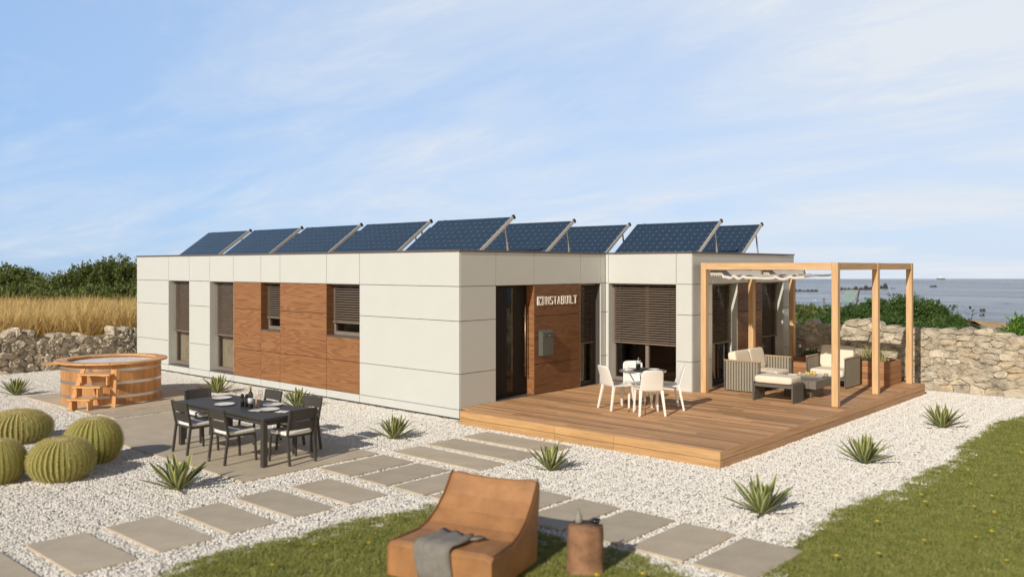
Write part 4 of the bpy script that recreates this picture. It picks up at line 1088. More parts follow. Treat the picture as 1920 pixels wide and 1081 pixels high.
# ================================================================== PLANTS
def agave_mesh(n, length, seed, width=.075):
    rr = random.Random(seed); mb = MB()
    for k in range(n):
        t = k / (n - 1)
        az = k * 2.39996 + rr.uniform(-.2, .2); el = rad(20 + 62 * t ** .8 + rr.uniform(-7, 7))
        ln = length * rr.uniform(.8, 1.08) * (1 - .15 * t); w = width * rr.uniform(.8, 1.1)
        d = Vector((math.cos(az), math.sin(az), 0)); side = Vector((-math.sin(az), math.cos(az), 0))
        curl = rr.uniform(-.45, .50) * (1 if t > .3 else .35); p = d * .03 + Vector((0, 0, .01)); seg = 9; vs = []; e = el
        prof = []
        for i in range(seg + 1):
            s = i / seg
            wd = w * (.62 + .75 * s - .2 * s * s) * (1 - s ** 3.2) if s < 1 else .002
            up = d * (-math.sin(e)) + Vector((0, 0, math.cos(e)))
            prof.append((p.copy(), wd, up)); p += (d * math.cos(e) + Vector((0, 0, math.sin(e)))) * ln / seg
            e -= curl / seg * (1.6 if s > .4 else .4)
        for pp, wd, up in prof:
            for u, lift in ((-.5, .20), (-.27, .10), (0, -.03), (.27, .10), (.5, .20)): vs.append(pp + side * (u * wd) + up * (lift * wd))
        for i in range(seg):
            for a in range(4):
                mb.cur = 1 if a in (0, 3) else 0
                mb.add([], []); mb.f.append(None); mb.f.pop()
        o = len(mb.v)
        for v in vs: mb.v.append((v.x, v.y, max(v.z, .012)))
        for i in range(seg):
            for a in range(4):
                mb.f.append((o + i * 5 + a, o + i * 5 + a + 1, o + (i + 1) * 5 + a + 1, o + (i + 1) * 5 + a)); mb.mi.append(1 if a in (0, 3) else 0)
    return mb
ag_base = []
for i in range(3):
    mb = agave_mesh(30, .50, 200 + i, .088)
    ag_base.append(mb)
AG = [((-9.4, -4.21), .95, 'variegated agave on gravel at the far left edge beside the stone wall'),
      ((.80, -5.75), 1.05, 'variegated agave between the cacti and the patio corner, nearest the lower stepping stones'),
      ((.38, -1.87), .92, 'variegated agave on gravel between the dining patio and the house corner'),
      ((3.64, -1.87), .88, 'variegated agave in front of the deck beside the wide slabs'),
      ((6.73, -1.88), 1.0, 'variegated agave nearest the viewer right of the deck corner'),
      ((6.70, 1.43), .98, 'variegated agave midway along the right side of the deck'),
      ((6.75, 5.09), .98, 'variegated agave farthest right, nearest the stone wall'),
      ((-6.45, -1.12), 1.0, 'variegated agave by the house wall behind the left end of the dining table'),
      ((-3.45, -1.11), .95, 'variegated agave by the house wall behind the right end of the dining table')]
ag_mesh = {}
for i, ((x, y), s, lb) in enumerate(AG):
    k = i % 3
    if k not in ag_mesh:
        o = ag_base[k].build('agave', [M['agave_green'], M['agave_yellow']], None, smooth=True); ag_mesh[k] = o
    else:
        o = ag_mesh[k].copy(); COL.objects.link(o)
    o.location = (x, y, .005); o.rotation_euler = (0, 0, R_.uniform(0, 6.28)); o.scale = (s,) * 3
    tag(o, lb, 'agave', 'variegated agaves in the gravel')
# planter plants
for (x, y, z, lb, s) in ((4.45, 8.42, DZ + .46, 'spiky grass plant in the planter by the rear right pergola post', 1), (3.05, 8.45, DZ + .44, 'small dim leafy plant in the planter left of the armchair', .75)):
    mb = tuft(230, .46 * s, .28, .014, 333 + int(x * 10), .95, 4); o = mb.build('planter_grass', M['agave_yellow'] if s == 1 else M['agave_green'], None, loc=(x, y, z)); tag(o, lb, 'plant')

# barrel cacti
def cactus(loc, r, h, seed, label, rz=0, ribs=38):
    t = thing('barrel_cactus', label, 'cactus', loc, rz, 'golden barrel cacti in the gravel')
    rr = random.Random(seed); nz = 18; nt = ribs * 8; vs = []; fs = []
    def prof(s):
        ph = -1.15 + (PI / 2 + 1.15) * s
        return (max(0.0, math.cos(ph)) ** .82, math.sin(ph))
    zlo = math.sin(-1.15)
    def pos(s, th, extra=0):
        cr, sz = prof(s)
        rib = .5 + .5 * math.cos(th * ribs); dep = .075 * (1 - max(0, s - .85) / .15 * .6)
        rad_ = (1 - dep * (1 - rib ** .38)) * cr * r
        z = (sz - zlo) / (1 - zlo) * h
        dim = -.06 * h * math.exp(-((cr * 1.0) / .22) ** 2) if s > .6 else 0
        return Vector(((rad_ + extra * cr) * math.cos(th), (rad_ + extra * cr) * math.sin(th), z + dim))
    for j in range(nz + 1):
        for i in range(nt): vs.append(pos(j / nz * .985, 2 * PI * i / nt))
    for j in range(nz):
        for i in range(nt): fs.append((j * nt + i, j * nt + (i + 1) % nt, (j + 1) * nt + (i + 1) % nt, (j + 1) * nt + i))
    fs.append(tuple(nz * nt + i for i in range(nt)))
    b = MB(); b.add(vs, fs); body = b.build('body', M['cactus'], t, smooth=True)
    sp = MB(); 
    for k in range(ribs):
        th = 2 * PI * k / ribs
        for q in range(24):
            s =   .10 + .86 * q / 23; p = pos(s, th, .0); cr, sz = prof(s)
            nrm = Vector((math.cos(th) * cr, math.sin(th) * cr, sz)).normalized(); tx = Vector((-math.sin(th), math.cos(th), 0)); tz = nrm.cross(tx)
            for m in range(7):
                a = 2 * PI * m / 7 + rr.uniform(-.3, .3); d = (nrm * .75 + (tx * math.cos(a) + tz * math.sin(a)) * .8).normalized() * r * rr.uniform(.08, .15)
                sd = d.cross(nrm + Vector((.01, .02, .03))).normalized() * r * .0085
                sp.add([p - sd, p + sd, p + d], [(0, 1, 2)])
    sp.build('spines', M['spine'], t)
    w = MB(); w.lathe([(r * .30, h * .90), (r * .24, h * .985), (r * .12, h * 1.0), (.001, h * .99)], 18); w.build('crown_wool', M['wool'], t, smooth=True)
cactus((-.90, -6.50, 0), .405, .545, 1, 'round golden barrel cactus in front, largest of the group in full sun')
cactus((-1.60, -5.80, 0), .385, .64, 2, 'tall green barrel cactus behind the front one, nearest the patio', .1, 32)
cactus((-4.0, -5.98, 0), .49, .49, 3, 'wide flat brownish barrel cactus at the back left of the group', .05, 42)
cactus((-1.34, -7.12, 0), .345, .56, 4, 'green barrel cactus cut by the left edge of the photo', .2, 34)

# ================================================================== HOT TUB
TCX, TCY = -7.35, -3.04
tub = thing('hot_tub', 'round cedar hot tub with three steel hoops on a stone terrace', 'hot tub', (TCX, TCY, .036))
b = MB(); n = 46; R1, R0, HT = .965, .91, .80
for k in range(n):
    a0, a1 = 2 * PI * k / n + .0015, 2 * PI * (k + 1) / n - .0015
    vs = [(rr_ * math.cos(a), rr_ * math.sin(a), z) for z in (0, HT) for rr_, a in ((R0, a0), (R1, a0), (R1, a1), (R0, a1))]
    b.add(vs, [(0, 3, 2, 1), (4, 5, 6, 7), (0, 1, 5, 4), (1, 2, 6, 5), (2, 3, 7, 6), (3, 0, 4, 7)])
b.build('staves', M['tub'], tub)
for z in (.12, .40, .66):
    b = MB(); b.lathe([(R1 + .001, z), (R1 + .006, z), (R1 + .006, z + .055), (R1 + .001, z + .055)], 64); b.build('hoop', M['steel'], tub, smooth=False)
b = MB(); n = 14
for k in range(n):
    a0, a1 = 2 * PI * k / n + .002, 2 * PI * (k + 1) / n - .002; m = 4; vs = []
    for i in range(m + 1):
        a = a0 + (a1 - a0) * i / m
        vs += [(rr_ * math.cos(a), rr_ * math.sin(a), z) for rr_, z in ((.86, HT), (1.09, HT), (1.09, HT + .038), (.86, HT + .038))]
    b.add(vs, [(4 * i + q, 4 * i + (q + 1) % 4, 4 * i + 4 + (q + 1) % 4, 4 * i + 4 + q) for i in range(m) for q in range(4)] + [(0, 1, 2, 3), (4 * m, 4 * m + 1, 4 * m + 2, 4 * m + 3)])
b.build('rim', M['tub_rim'], tub, bevel=.004)
b = MB(); b.xf = Matrix.Rotation(math.atan2(-RIGHT.y, -RIGHT.x) + .45, 4, 'Z'); b.box(.99, 1.30, -.20, .20, HT - .040, HT - .004); b.build('side_shelf', M['tub_rim'], tub, bevel=.004)
b = MB(); b.lathe([(.908, 0), (.908, .01)], 48, (0, 0, HT - .035)); b.build('water', M['water'], tub)
ca = math.atan2(.69, -.72)
sx_ = thing('tub_steps', 'three tread cedar steps leaning against the hot tub', 'steps', (-6.17, -4.06, .036), math.atan2(-.62, -.78) + PI)
# local +x along the treads (viewer's right), local +y climbs to the tub
W3 = [(.22, .46, .0), (.44, .56, .17), (.66, .66, .34)]
x0 = -.30
for z, w, yy in W3:
    b = MB(); b.box(x0, x0 + w, yy - .13, yy + .13, z - .03, z); b.build('tread', M['tub_rim'], sx_, bevel=.004)
for i, (z, w, yy) in enumerate(W3):
    b = MB(); b.box(x0 + w - .09, x0 + w - .06, yy - .09, yy + .10, 0 if i == 0 else W3[i - 1][0] + .001, z - .031); b.build('riser_support', M['tub_rim'], sx_, bevel=.003)
    b = MB(); b.box(x0 + .05, x0 + .08, yy - .09, yy + .10, 0 if i == 0 else W3[i - 1][0] + .001, z - .031); b.build('riser_support', M['tub'], sx_, bevel=.003)
b = MB(); b.bar((x0 + .02, -.08, 0), (x0 + .02, .42, .74), .03, .09, (1, 0, 0)); b.build('stringer', M['tub'], sx_, bevel=.003)
b = MB(); b.bar((x0 + .66, .34, 0), (x0 + .66, .40, .74), .03, .12, (1, 0, 0)); b.build('stringer', M['tub'], sx_, bevel=.003)

# ================================================================== FOREGROUND LOUNGER, TOWEL, STUMP
lrz = rad(15)
lo = thing('lounger', 'tan leather lounge chair in the blurred foreground with towel', 'lounger', (5.66, -5.84, 0), lrz)
PROF = [(0, .33), (.04, .36), (.22, .355), (.42, .36), (.56, .40), (.70, .49), (.82, .61), (.90, .72), (.94, .79), (.975, .80), (.99, .765)]
BOT = [(.97, .55), (.93, .25), (.92, .03), (0, .03)]
loop = PROF + BOT
def lounger_mesh():
    mb = MB(); m = 14; W = .95; vs = []
    for i in range(m + 1):
        u = -W / 2 + W * i / m; e = abs(u) / (W / 2); inset = .028 * max(0, (e - .86) / .14) ** 2
        for k, (s, z) in enumerate(loop):
            dip = -.035 * (1 - e * e) if k in range(8, 11) else -.008 * (1 - e * e)
            vs.append((u * (1 + .11 * (1 - s)) - .05 * (1 - s), s, z + (dip - inset if k < len(PROF) else 0)))
    n = len(loop)
    fs = [(i * n + k, i * n + (k + 1) % n, (i + 1) * n + (k + 1) % n, (i + 1) * n + k) for i in range(m) for k in range(n)]
    fs += [tuple(range(n)), tuple(m * n + k for k in range(n))]
    mb.add(vs, fs); return mb
lounger_mesh().build('body', M['leather'], lo, bevel=.012, seg=2, smooth=False)
b = MB(); b.box(-.44, .44, .03, .88, .0, .029); b.build('base', M['black'], lo)
M['seam'] = plain('leather_piping', (.20, .095, .04), .6, .1, 10)
def lx(u, s): return u * (1 + .11 * (1 - s)) - .05 * (1 - s)
for sd in (-1, 1):
    b = MB(); b.tube([(lx(sd * .462, q), q - .004, z - .006) for q, z in PROF[1:-1]], .0075, 8); b.build('piping', M['seam'], lo, smooth=True)
for q, z in ((.42, .353), (.70, .482)):
    b = MB(); b.tube([(lx(-.44 + .88 * i / 12, q), q, z - .003 + .002 * math.sin(i * 1.3)) for i in range(13)], .004, 6); b.build('seam', M['seam'], lo, smooth=True)
tw = MB(); m = 10; vs = []; path = [(.36, .372), (.30, .376), (.2, .374), (.1, .376), (.03, .376), (-.012, .35), (-.022, .25), (-.024, .12), (-.022, .04)]
for j, (s, z) in enumerate(path):
    for i in range(m + 1):
        u = -.26 + .36 * i / m; vs.append((u + .03 * math.sin(j * .9), s + .016 * math.sin(i * 1.4 + j) + (.03 * math.sin(i * .6) if j == 0 else 0), z + .010 + .010 * math.sin(i * 1.5 + j * .5)))
tw.add(vs, [(j * (m + 1) + i, j * (m + 1) + i + 1, (j + 1) * (m + 1) + i + 1, (j + 1) * (m + 1) + i) for j in range(len(path) - 1) for i in range(m)])
tw.xf = None
# a loose fold at the towel's upper right corner
tw.add([(.04, .30, .385), (.18, .36, .395), (.24, .33, .40), (.18, .26, .392), (.08, .22, .385)], [(0, 1, 2, 3, 4)])
t = tw.build('towel', M['towel'], None, smooth=True, loc=(5.66, -5.84, 0), rot=(0, 0, lrz)); tag(t, 'grey towel draped over the foot of the tan lounger', 'towel')
md = t.modifiers.new('thickness', 'SOLIDIFY'); md.thickness = .012; md.offset = 1
stp = thing('tree_stump', 'rough reddish tree stump used as a side table on the lawn', 'stump', (6.33, -4.68, 0))
b = MB(); vs = []; n = 28; zs = [0, .06, .16, .28, .38, .43, .44]
for j, z in enumerate(zs):
    for k in range(n):
        a = 2 * PI * k / n; r = (.185 if j == 0 else .165 if j < 5 else .158) * (1 + .05 * math.sin(3 * a + 1) + .035 * math.sin(7 * a + j * .5) + R_.uniform(-.02, .02)); vs.append((r * math.cos(a), r * math.sin(a), z + (.012 * math.sin(5 * a) if j >= 5 else 0)))
fs = [(j * n + k, j * n + (k + 1) % n, (j + 1) * n + (k + 1) % n, (j + 1) * n + k) for j in range(len(zs) - 1) for k in range(n)] + [tuple((len(zs) - 1) * n + k for k in range(n))]
b.add(vs, fs); b.build('trunk', M['bark'], stp, smooth=True)
t = thing('bottle', 'small grey green bottle on the tree stump', 'bottle', (6.27, -4.70, .452)); b = MB(); b.lathe([(.03, 0), (.034, .01), (.034, .06), (.012, .085), (.011, .12), (.013, .125), (.001, .126)], 16); b.build('body', M['stone_mug'], t, smooth=True)
t = thing('bowl', 'small dark bowl on the right of the tree stump top', 'bowl', (6.41, -4.62, .452)); b = MB(); b.lathe([(.025, 0), (.045, .04), (.041, .04), (.022, .008), (.001, .008)], 16); b.build('body', M['bottle'], t, smooth=True)

# ================================================================== STONE WALLS
def clip(poly, px, py, nx, ny):
    out = []
    for i in range(len(poly)):
        a, b = poly[i], poly[(i + 1) % len(poly)]
        da = (a[0] - px) * nx + (a[1] - py) * ny; db_ = (b[0] - px) * nx + (b[1] - py) * ny
        if da <= 0: out.append(a)
        if (da < 0 < db_) or (db_ < 0 < da):
            t = da / (da - db_); out.append((a[0] + (b[0] - a[0]) * t, a[1] + (b[1] - a[1]) * t))
    return out
def stone_wall(name, label, p0, p1, hfun, cw, chh, seed, thick, mat, core, relief=.06, jitter=.42, gap=.010, rough=.005, deep=.012):
    rr = random.Random(seed); p0 = Vector((*p0, 0)); p1 = Vector((*p1, 0)); d = (p1 - p0); ln = d.length; d.normalize(); nn = d.cross(Vector((0, 0, 1)))
    t = thing(name, label, 'stone wall', p0)
    pts = []; rows = int(2.0 / chh) + 1
    for j in range(rows):
        x = rr.uniform(-cw, 0); z = (j + .5) * chh
        while x < ln + cw:
            w = cw * rr.choice((.6, .8, 1, 1.2, 1.6)); pts.append((x + w / 2, z + rr.uniform(-jitter, jitter) * chh)); x += w
    mb = MB(); an = cw / chh * .72
    Z = Vector((0, 0, 1))
    for i, (x, z) in enumerate(pts):
        if z > hfun(x) + rr.uniform(-.04, .06) or x < -.05 or x > ln + .05: continue
        poly = [(x - cw * 1.3, z - chh * 1.3), (x + cw * 1.3, z - chh * 1.3), (x + cw * 1.3, z + chh * 1.0), (x - cw * 1.3, z + chh * 1.0)]
        for q, (a, b_) in enumerate(pts):
            if q == i or abs(a - x) > 2.6 * cw or abs(b_ - z) > 2.6 * chh: continue
            poly = clip(poly, (a + x) / 2, (b_ + z) / 2, (a - x), (b_ - z) * an * an)
            if len(poly) < 3: break
        if len(poly) < 3: continue
        zmax = max(q[1] for q in poly)
        # subdivide the outline, round and shrink it
        cx = sum(q[0] for q in poly) / len(poly); cz = sum(q[1] for q in poly) / len(poly)
        ring = []
        for a, b_ in zip(poly, poly[1:] + poly[:1]):
            for s in (0, .34, .67): ring.append((a[0] + (b_[0] - a[0]) * s, a[1] + (b_[1] - a[1]) * s))
        m = len(ring); sm = []
        for k in range(m):
            a, b_, c = ring[k - 1], ring[k], ring[(k + 1) % m]; sm.append(((a[0] + 2 * b_[0] + c[0]) / 4, (a[1] + 2 * b_[1] + c[1]) / 4))
        def shr(q, g):
            dx, dz = q[0] - cx, q[1] - cz; l = math.hypot(dx, dz) or 1; k = max(.1, 1 - g / l); return (cx + dx * k, cz + dz * k)
        out = rr.uniform(.15, 1) * relief; tilt = (rr.uniform(-.25, .25), rr.uniform(-.3, .25))
        layers = [(gap, -thick), (gap, -.02), (gap + .002, out * .62), (gap + .010, out * .95), (gap + .045, out * 1.05)]
        vs = []
        for g, dep in layers:
            for q in sm:
                e = shr((q[0] + rr.uniform(-rough, rough), q[1] + rr.uniform(-rough, rough)), g); dd = dep
                if dep > 0: dd += (e[0] - cx) * tilt[0] + (e[1] - cz) * tilt[1] + rr.uniform(-rough, rough) * 1.5
                vs.append(d * e[0] + Z * max(e[1], -.05) + nn * dd)
        fs = [(l * m + k, l * m + (k + 1) % m, (l + 1) * m + (k + 1) % m, (l + 1) * m + k) for l in range(len(layers) - 1) for k in range(m)]
        fs.append(tuple((len(layers) - 1) * m + k for k in range(m))); fs.append(tuple(range(m))[::-1])
        mb.add(vs, fs)
    mb.build('stones', mat, t, smooth=False)
    c = MB(); n = int(ln / .25); vs = []; fs = []
    for i in range(n + 1):
        u = ln * i / n; hh = hfun(u) - .06
        for dep in (-deep, -thick + .03): vs += [d * u + nn * dep + Z * -.05, d * u + nn * dep + Z * hh]
    for i in range(n):
        a = 4 * i; fs += [(a, a + 4, a + 5, a + 1), (a + 2, a + 3, a + 7, a + 6), (a + 1, a + 5, a + 7, a + 3)]
    c.add(vs, fs); c.build('mortar', core, t)
    return t
stone_wall('stone_wall', 'pale beige stone wall behind the deck on the right', (-1.5, 9.78), (13.5, 10.75),
           lambda u: 1.36 + .03 * math.sin(u * 2.1) + .10 * math.exp(-((u - 5.2) / 1.1) ** 2) + .03 * math.sin(u * 5.3), .33, .125, 5, .45, M['wall_pale'], M['mortar_pale'], .055, .40, .002, .010, .004)
stone_wall('stone_wall', 'rugged grey dry stone wall on the left behind the hot tub', (-13.55, -11), (-13.75, 9.5),
           lambda u: 1.05 - .008 * u + .04 * math.sin(u * 1.7) + .03 * math.sin(u * 4.1), .23, .14, 8, .5, M['wall_grey'], M['mortar_dark'], .10, .66, .002, .016, .0)

# ================================================================== BACKGROUND VEGETATION
def bush_mesh(mounds, density, blade, seed, per=9, up=.5):
    """mounds: (x,y,rx,ry,h) half ellipsoids; leaf clumps on their outer surface and just inside"""
    rr = random.Random(seed); mb = MB(); core = MB()
    for mi, (cx, cy, rx, ry, h) in enumerate(mounds):
        area = 2 * PI * ((rx * ry) ** .5) * max(h, (rx + ry) / 2) * .75
        for _ in range(int(area * density)):
            a = rr.uniform(0, 2 * PI); cz = rr.uniform(0.02, 1); cr = math.sqrt(1 - cz * cz)
            lump = 1 + .10 * math.sin(3 * a + mi) * cr + .09 * math.sin(7 * a + 5 * cz + mi) + .06 * math.sin(13 * a - 9 * cz)
            k = rr.uniform(.86, 1.04) * lump
            p = Vector((cx + rx * cr * math.cos(a) * k, cy + ry * cr * math.sin(a) * k, h * cz * k))
            # skip what another mound buries, and what faces wholly away
            if any(((p.x - m[0]) / m[2]) ** 2 + ((p.y - m[1]) / m[3]) ** 2 + (p.z / m[4]) ** 2 < .70 for q, m in enumerate(mounds) if q != mi): continue
            nrm = Vector((cr * math.cos(a) / rx, cr * math.sin(a) / ry, cz / h)).normalized()
            if nrm.dot(FWD) > .55: continue
            cs = rr.uniform(.7, 1.3)
            axis = (nrm + Vector((0, 0, up)) + Vector((rr.uniform(-.5, .5), rr.uniform(-.5, .5), rr.uniform(-.3, .3)))).normalized()
            for _b in range(per):
                dr = (axis + Vector((rr.uniform(-1, 1), rr.uniform(-1, 1), rr.uniform(-.8, .8))) * .75).normalized()
                sd = dr.cross(Vector((rr.uniform(-1, 1), rr.uniform(-1, 1), rr.uniform(-1, 1)))).normalized()
                q = p + Vector((rr.gauss(0, 1), rr.gauss(0, 1), rr.gauss(0, 1))) * blade * .45
                l = blade * cs * rr.uniform(.6, 1.2); w = l * .2
                mb.add([q, q + dr * l * .5 + sd * w, q + dr * l, q + dr * l * .5 - sd * w], [(0, 1, 2, 3)])
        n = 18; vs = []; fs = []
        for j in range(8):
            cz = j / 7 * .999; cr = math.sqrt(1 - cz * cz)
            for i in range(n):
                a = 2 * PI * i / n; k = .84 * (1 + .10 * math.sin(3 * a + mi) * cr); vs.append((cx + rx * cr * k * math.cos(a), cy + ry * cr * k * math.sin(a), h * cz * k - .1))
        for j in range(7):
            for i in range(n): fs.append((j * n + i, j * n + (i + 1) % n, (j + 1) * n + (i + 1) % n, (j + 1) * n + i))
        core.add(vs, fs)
    return mb, core
F_ = 1611.87; CXp = 960; YH = 500.46
def mound(px, ytop, depth, halfw_px, zbase=0.0, ry=None):
    """size and place of a mound whose crest stands at this bearing and distance"""
    p = far_point((px - CXp) / F_ * depth, depth); rx = halfw_px * depth / F_
    return (p.x, p.y, rx, ry or rx, (CAM.z - (ytop - YH) / F_ * depth) * .90)
def bush(name, label, cat, mounds, density, blade, seed, mat, group=None, per=9, up=.5):
    t = thing(name, label, cat, (0, 0, 0), 0, group)
    a, c = bush_mesh(mounds, density, blade, seed, per, up)
    a.build('crown', mat, t); c.build('trunk', M['scrub_core'], t, smooth=True)  # second part is a dark dome inside the crown, closing it against see-through
    return t
bush('juniper_bush', 'broad dark green juniper bush behind the pale wall, between the posts and the sea', 'bush',
     [mound(1700, 556, 27, 75), mound(1640, 562, 27.5, 60), mound(1748, 568, 27, 60), mound(1785, 596, 26, 50), mound(1590, 573, 26, 65), mound(1668, 592, 24, 60), mound(1742, 602, 24, 60), mound(1790, 613, 24.2, 32), mound(1540, 590, 25, 60), mound(1610, 606, 23.6, 50)],
     260, .10, 21, M['juniper'], per=12, up=.15)
bush('low_scrub', 'low dark scrub on the skyline left of the juniper bush', 'bush', [mound(1500, 570, 34, 60), mound(1545, 580, 33, 45), mound(1440, 572, 34, 60)], 90, .17, 22, M['scrub'], per=9)
bush('shrub_mass', 'dark evergreen scrub mound beyond the dry grass beside the house', 'shrub',
     [mound(215, 487, 40, 85), mound(270, 494, 41, 80), mound(165, 500, 39, 70), mound(120, 516, 38, 60), mound(330, 504, 41, 80), mound(190, 540, 36, 90), mound(250, 535, 36, 80)], 120, .15, 23, M['scrub'], 'evergreen scrub on the left horizon', per=10, up=.3)
bush('shrub_mass', 'lower bluish scrub mound beyond the dry grass at the far left', 'shrub',
     [mound(40, 505, 42, 60), mound(0, 500, 43, 70), mound(85, 524, 40, 50), mound(40, 540, 37, 90), mound(-60, 490, 42, 80), mound(110, 545, 36, 70)], 120, .15, 24, M['scrub'], 'evergreen scrub on the left horizon', per=10, up=.3)
t = bush('bright_shrub', 'bright green leafy shrub at the right edge above the wall', 'shrub',
     [mound(1912, 592, 24, 26), mound(1940, 586, 24.5, 34), mound(1900, 612, 23.6, 22), mound(1945, 610, 23.5, 40)], 150, .13, 25, M['bright_leaf'], per=9, up=.6)
# slender sapling by the wall
sp_ = thing('sapling', 'slender grey leaved sapling standing above the pale wall', 'sapling', far_point((1820 - 960) / F_ * 23.5, 23.5))
b = MB(); b.tube([(0, 0, 0), (.02, 0, .7), (-.02, 0, 1.2), (.06, .02, 1.62)], [.02, .016, .012, .006], 6); b.build('trunk', M['trunk'], sp_)
b = MB(); rr = random.Random(4)
for k in range(34):
    z = rr.choice((rr.uniform(1.0, 1.2), rr.uniform(1.35, 1.7))); a = rr.uniform(0, 6.28); d = Vector((math.cos(a), math.sin(a), rr.uniform(.1, .9))).normalized(); s = d.cross(Vector((0, 0, 1))).normalized(); l = rr.uniform(.12, .28)
    p = Vector((0, 0, z)); b.add([p, p + d * l * .5 + s * .035, p + d * l, p + d * l * .5 - s * .035], [(0, 1, 2, 3)])
b.build('crown', M['grey_leaf'], sp_)
# tall dry grass beyond the left wall and a patch on the right
gsrc = [hidden_source('dry_grass_tuft', tuft(42, 1.25, .28, .020, 400 + i, .55, 4), M['dry_grass']) for i in range(5)]
dg = []
for _ in range(5200):
    dep = R_.uniform(20, 37); lat = R_.uniform(-.68, -.40) * dep; p = far_point(lat, dep)
    if p.x > -14.5: continue
    dg.append((p.x, p.y, -.05))
stuff(scatter('dry_grass', dg, gsrc, 1.12, 1.55, tilt=.15), 'tall golden dry grass beyond the left stone wall', 'grass')
dg = []
for _ in range(420):
    dep = R_.uniform(28.5, 31); px = R_.uniform(1478, 1550); p = far_point((px - CXp) / F_ * dep, dep); dg.append((p.x, p.y, -.05))
stuff(scatter('dry_grass', dg, gsrc, .72, .88, tilt=.12), 'small golden dry grass patch behind the pergola and the wall', 'grass')

# sand and grass banks before the sea on the right
def bank(name, pxa, ya, pxb, yb, depth, mat):
    mb = MB(); n = 24; vs = []; rr = random.Random(len(name))
    for i in range(n + 1):
        t = i / n; px = pxa + (pxb - pxa) * t; y = ya + (yb - ya) * t; zt = CAM.z - (y - YH) / F_ * depth + rr.uniform(-.02, .02)
        lat = (px - CXp) / F_ * depth
        vs += [far_point(lat, depth - 4, -.6), far_point(lat, depth - .6, zt - .05), far_point(lat, depth + .6, zt), far_point(lat, depth + 4, -1.2)]
    fs = [(4 * i + k, 4 * i + 4 + k, 4 * i + 5 + k, 4 * i + 1 + k) for i in range(n) for k in range(3)]
    mb.add(vs, fs); struct(mb.build(name, mat, smooth=True))
bank('beach', 1815, 599, 1990, 613, 42, M['sand']); bank('grass_bank', 1818, 606, 1900, 621, 33, M['greygreen'])

# ================================================================== SEA THINGS
def rock(px, ybase, w_px, h_px, label, seed, n_l=1):
    rr = random.Random(seed); depth = 7.8 * F_ / (ybase - YH); p = far_point((px - CXp) / F_ * depth, depth, -5.1); s = depth / F_
    mb = MB(); n = 16; k_ = max(1, n_l)
    for q in range(k_):
        cx = (q - (k_ - 1) / 2) * w_px * s / k_; ww = w_px * s / k_ * rr.uniform(.45, .75); hh = h_px * s * rr.uniform(.55, 1.05)
        vs = []
        for j in range(5):
            t = j / 4; cr = (1 - t ** 1.6) ** .6 if t < 1 else .05
            for i in range(n):
                a = 2 * PI * i / n; r = ww * cr * rr.uniform(.8, 1.15); v = RIGHT * (cx + r * math.cos(a)) + FWD * (r * .6 * math.sin(a)); vs.append((v.x, v.y, hh * t * rr.uniform(.85, 1.1)))
        fs = [(j * n + i, j * n + (i + 1) % n, (j + 1) * n + (i + 1) % n, (j + 1) * n + i) for j in range(4) for i in range(n)] + [tuple(4 * n + i for i in range(n))]
        mb.add(vs, fs)
    o = mb.build('sea_rock', M['rock'], None, loc=p); tag(o, label, 'rock', 'dark rocks in the sea')
rock(1511, 546, 46, 6, 'long low dark reef beside the house edge', 1, 6)
rock(1588, 543, 26, 5, 'dark low rocks just right of the front pergola post', 2, 4)
rock(1619, 543, 38, 9, 'wide dark rock ridge between two pergola posts', 3, 4)
rock(1656, 541, 15, 11, 'tall dark rock right of the second pergola post', 4, 2)
rock(1675, 541, 10, 2, 'tiny flat rock right of the tall dark rock', 5, 2)
rock(1750, 538, 12, 4, 'lone small dark rock out in the open sea', 6, 2)
rock(1885, 569, 32, 2, 'thin line of flat rocks nearest the right edge', 7, 4)
rock(1842, 583, 11, 6, 'upper of two close dark rocks near the shore', 8, 2)
rock(1841, 592, 10, 6, 'lower of two close dark rocks near the shore', 9, 2)
rock(1776, 566, 10, 1.5, 'pair of tiny dark rocks above the juniper slope', 10, 2)
d_ = 540
sh = thing('ship', 'tiny pale ship on the sea horizon', 'ship', far_point((1764 - CXp) / F_ * d_, d_, -5), YAW)
b = MB(); b.prism([(-2.2, -.6), (2.0, -.6), (2.8, 0), (2.0, .6), (-2.2, .6)], 0, .7); b.build('hull', M['rock'], sh); b = MB(); b.box(-1.6, .4, -.4, .4, .7, 1.6); b.build('cabin', M['white_plastic'], sh)
# bather and blue beach umbrella in the shallows, far away
bd = 190
me = bpy.data.meshes.new('person')
js = [((0, 0, .2), .13), ((0, 0, .45), .12), ((0, 0, .75), .15), ((0, 0, .95), .06), ((0, .02, 1.10), .105), ((.2, 0, .82), .06), ((.32, .05, .6), .045), ((.3, .2, .45), .035), ((-.2, 0, .82), .06), ((-.3, .05, .6), .045), ((-.28, .2, .45), .035), ((.1, 0, -.2), .085), ((.11, 0, -.6), .06), ((-.1, 0, -.2), .085), ((-.11, 0, -.6), .06)]
me.from_pydata([j[0] for j in js], [(0, 1), (1, 2), (2, 3), (3, 4), (2, 5), (5, 6), (6, 7), (2, 8), (8, 9), (9, 10), (0, 11), (11, 12), (0, 13), (13, 14)], [])
bmp_ = bmesh.new(); bmp_.from_mesh(me); lay = bmp_.verts.layers.skin.verify(); bmp_.verts.ensure_lookup_table()
for i, j in enumerate(js): bmp_.verts[i][lay].radius = (j[1], j[1])
bmp_.verts[0][lay].use_root = True
bmp_.to_mesh(me); bmp_.free()
po = bpy.data.objects.new('person', me); COL.objects.link(po); po.location = far_point((1545 - CXp) / F_ * bd, bd, -5.0); po.rotation_euler = (0, 0, YAW)
me.materials.append(M['skin']); po.modifiers.new('skin', 'SKIN'); po.modifiers.new('sub', 'SUBSURF').levels = 1
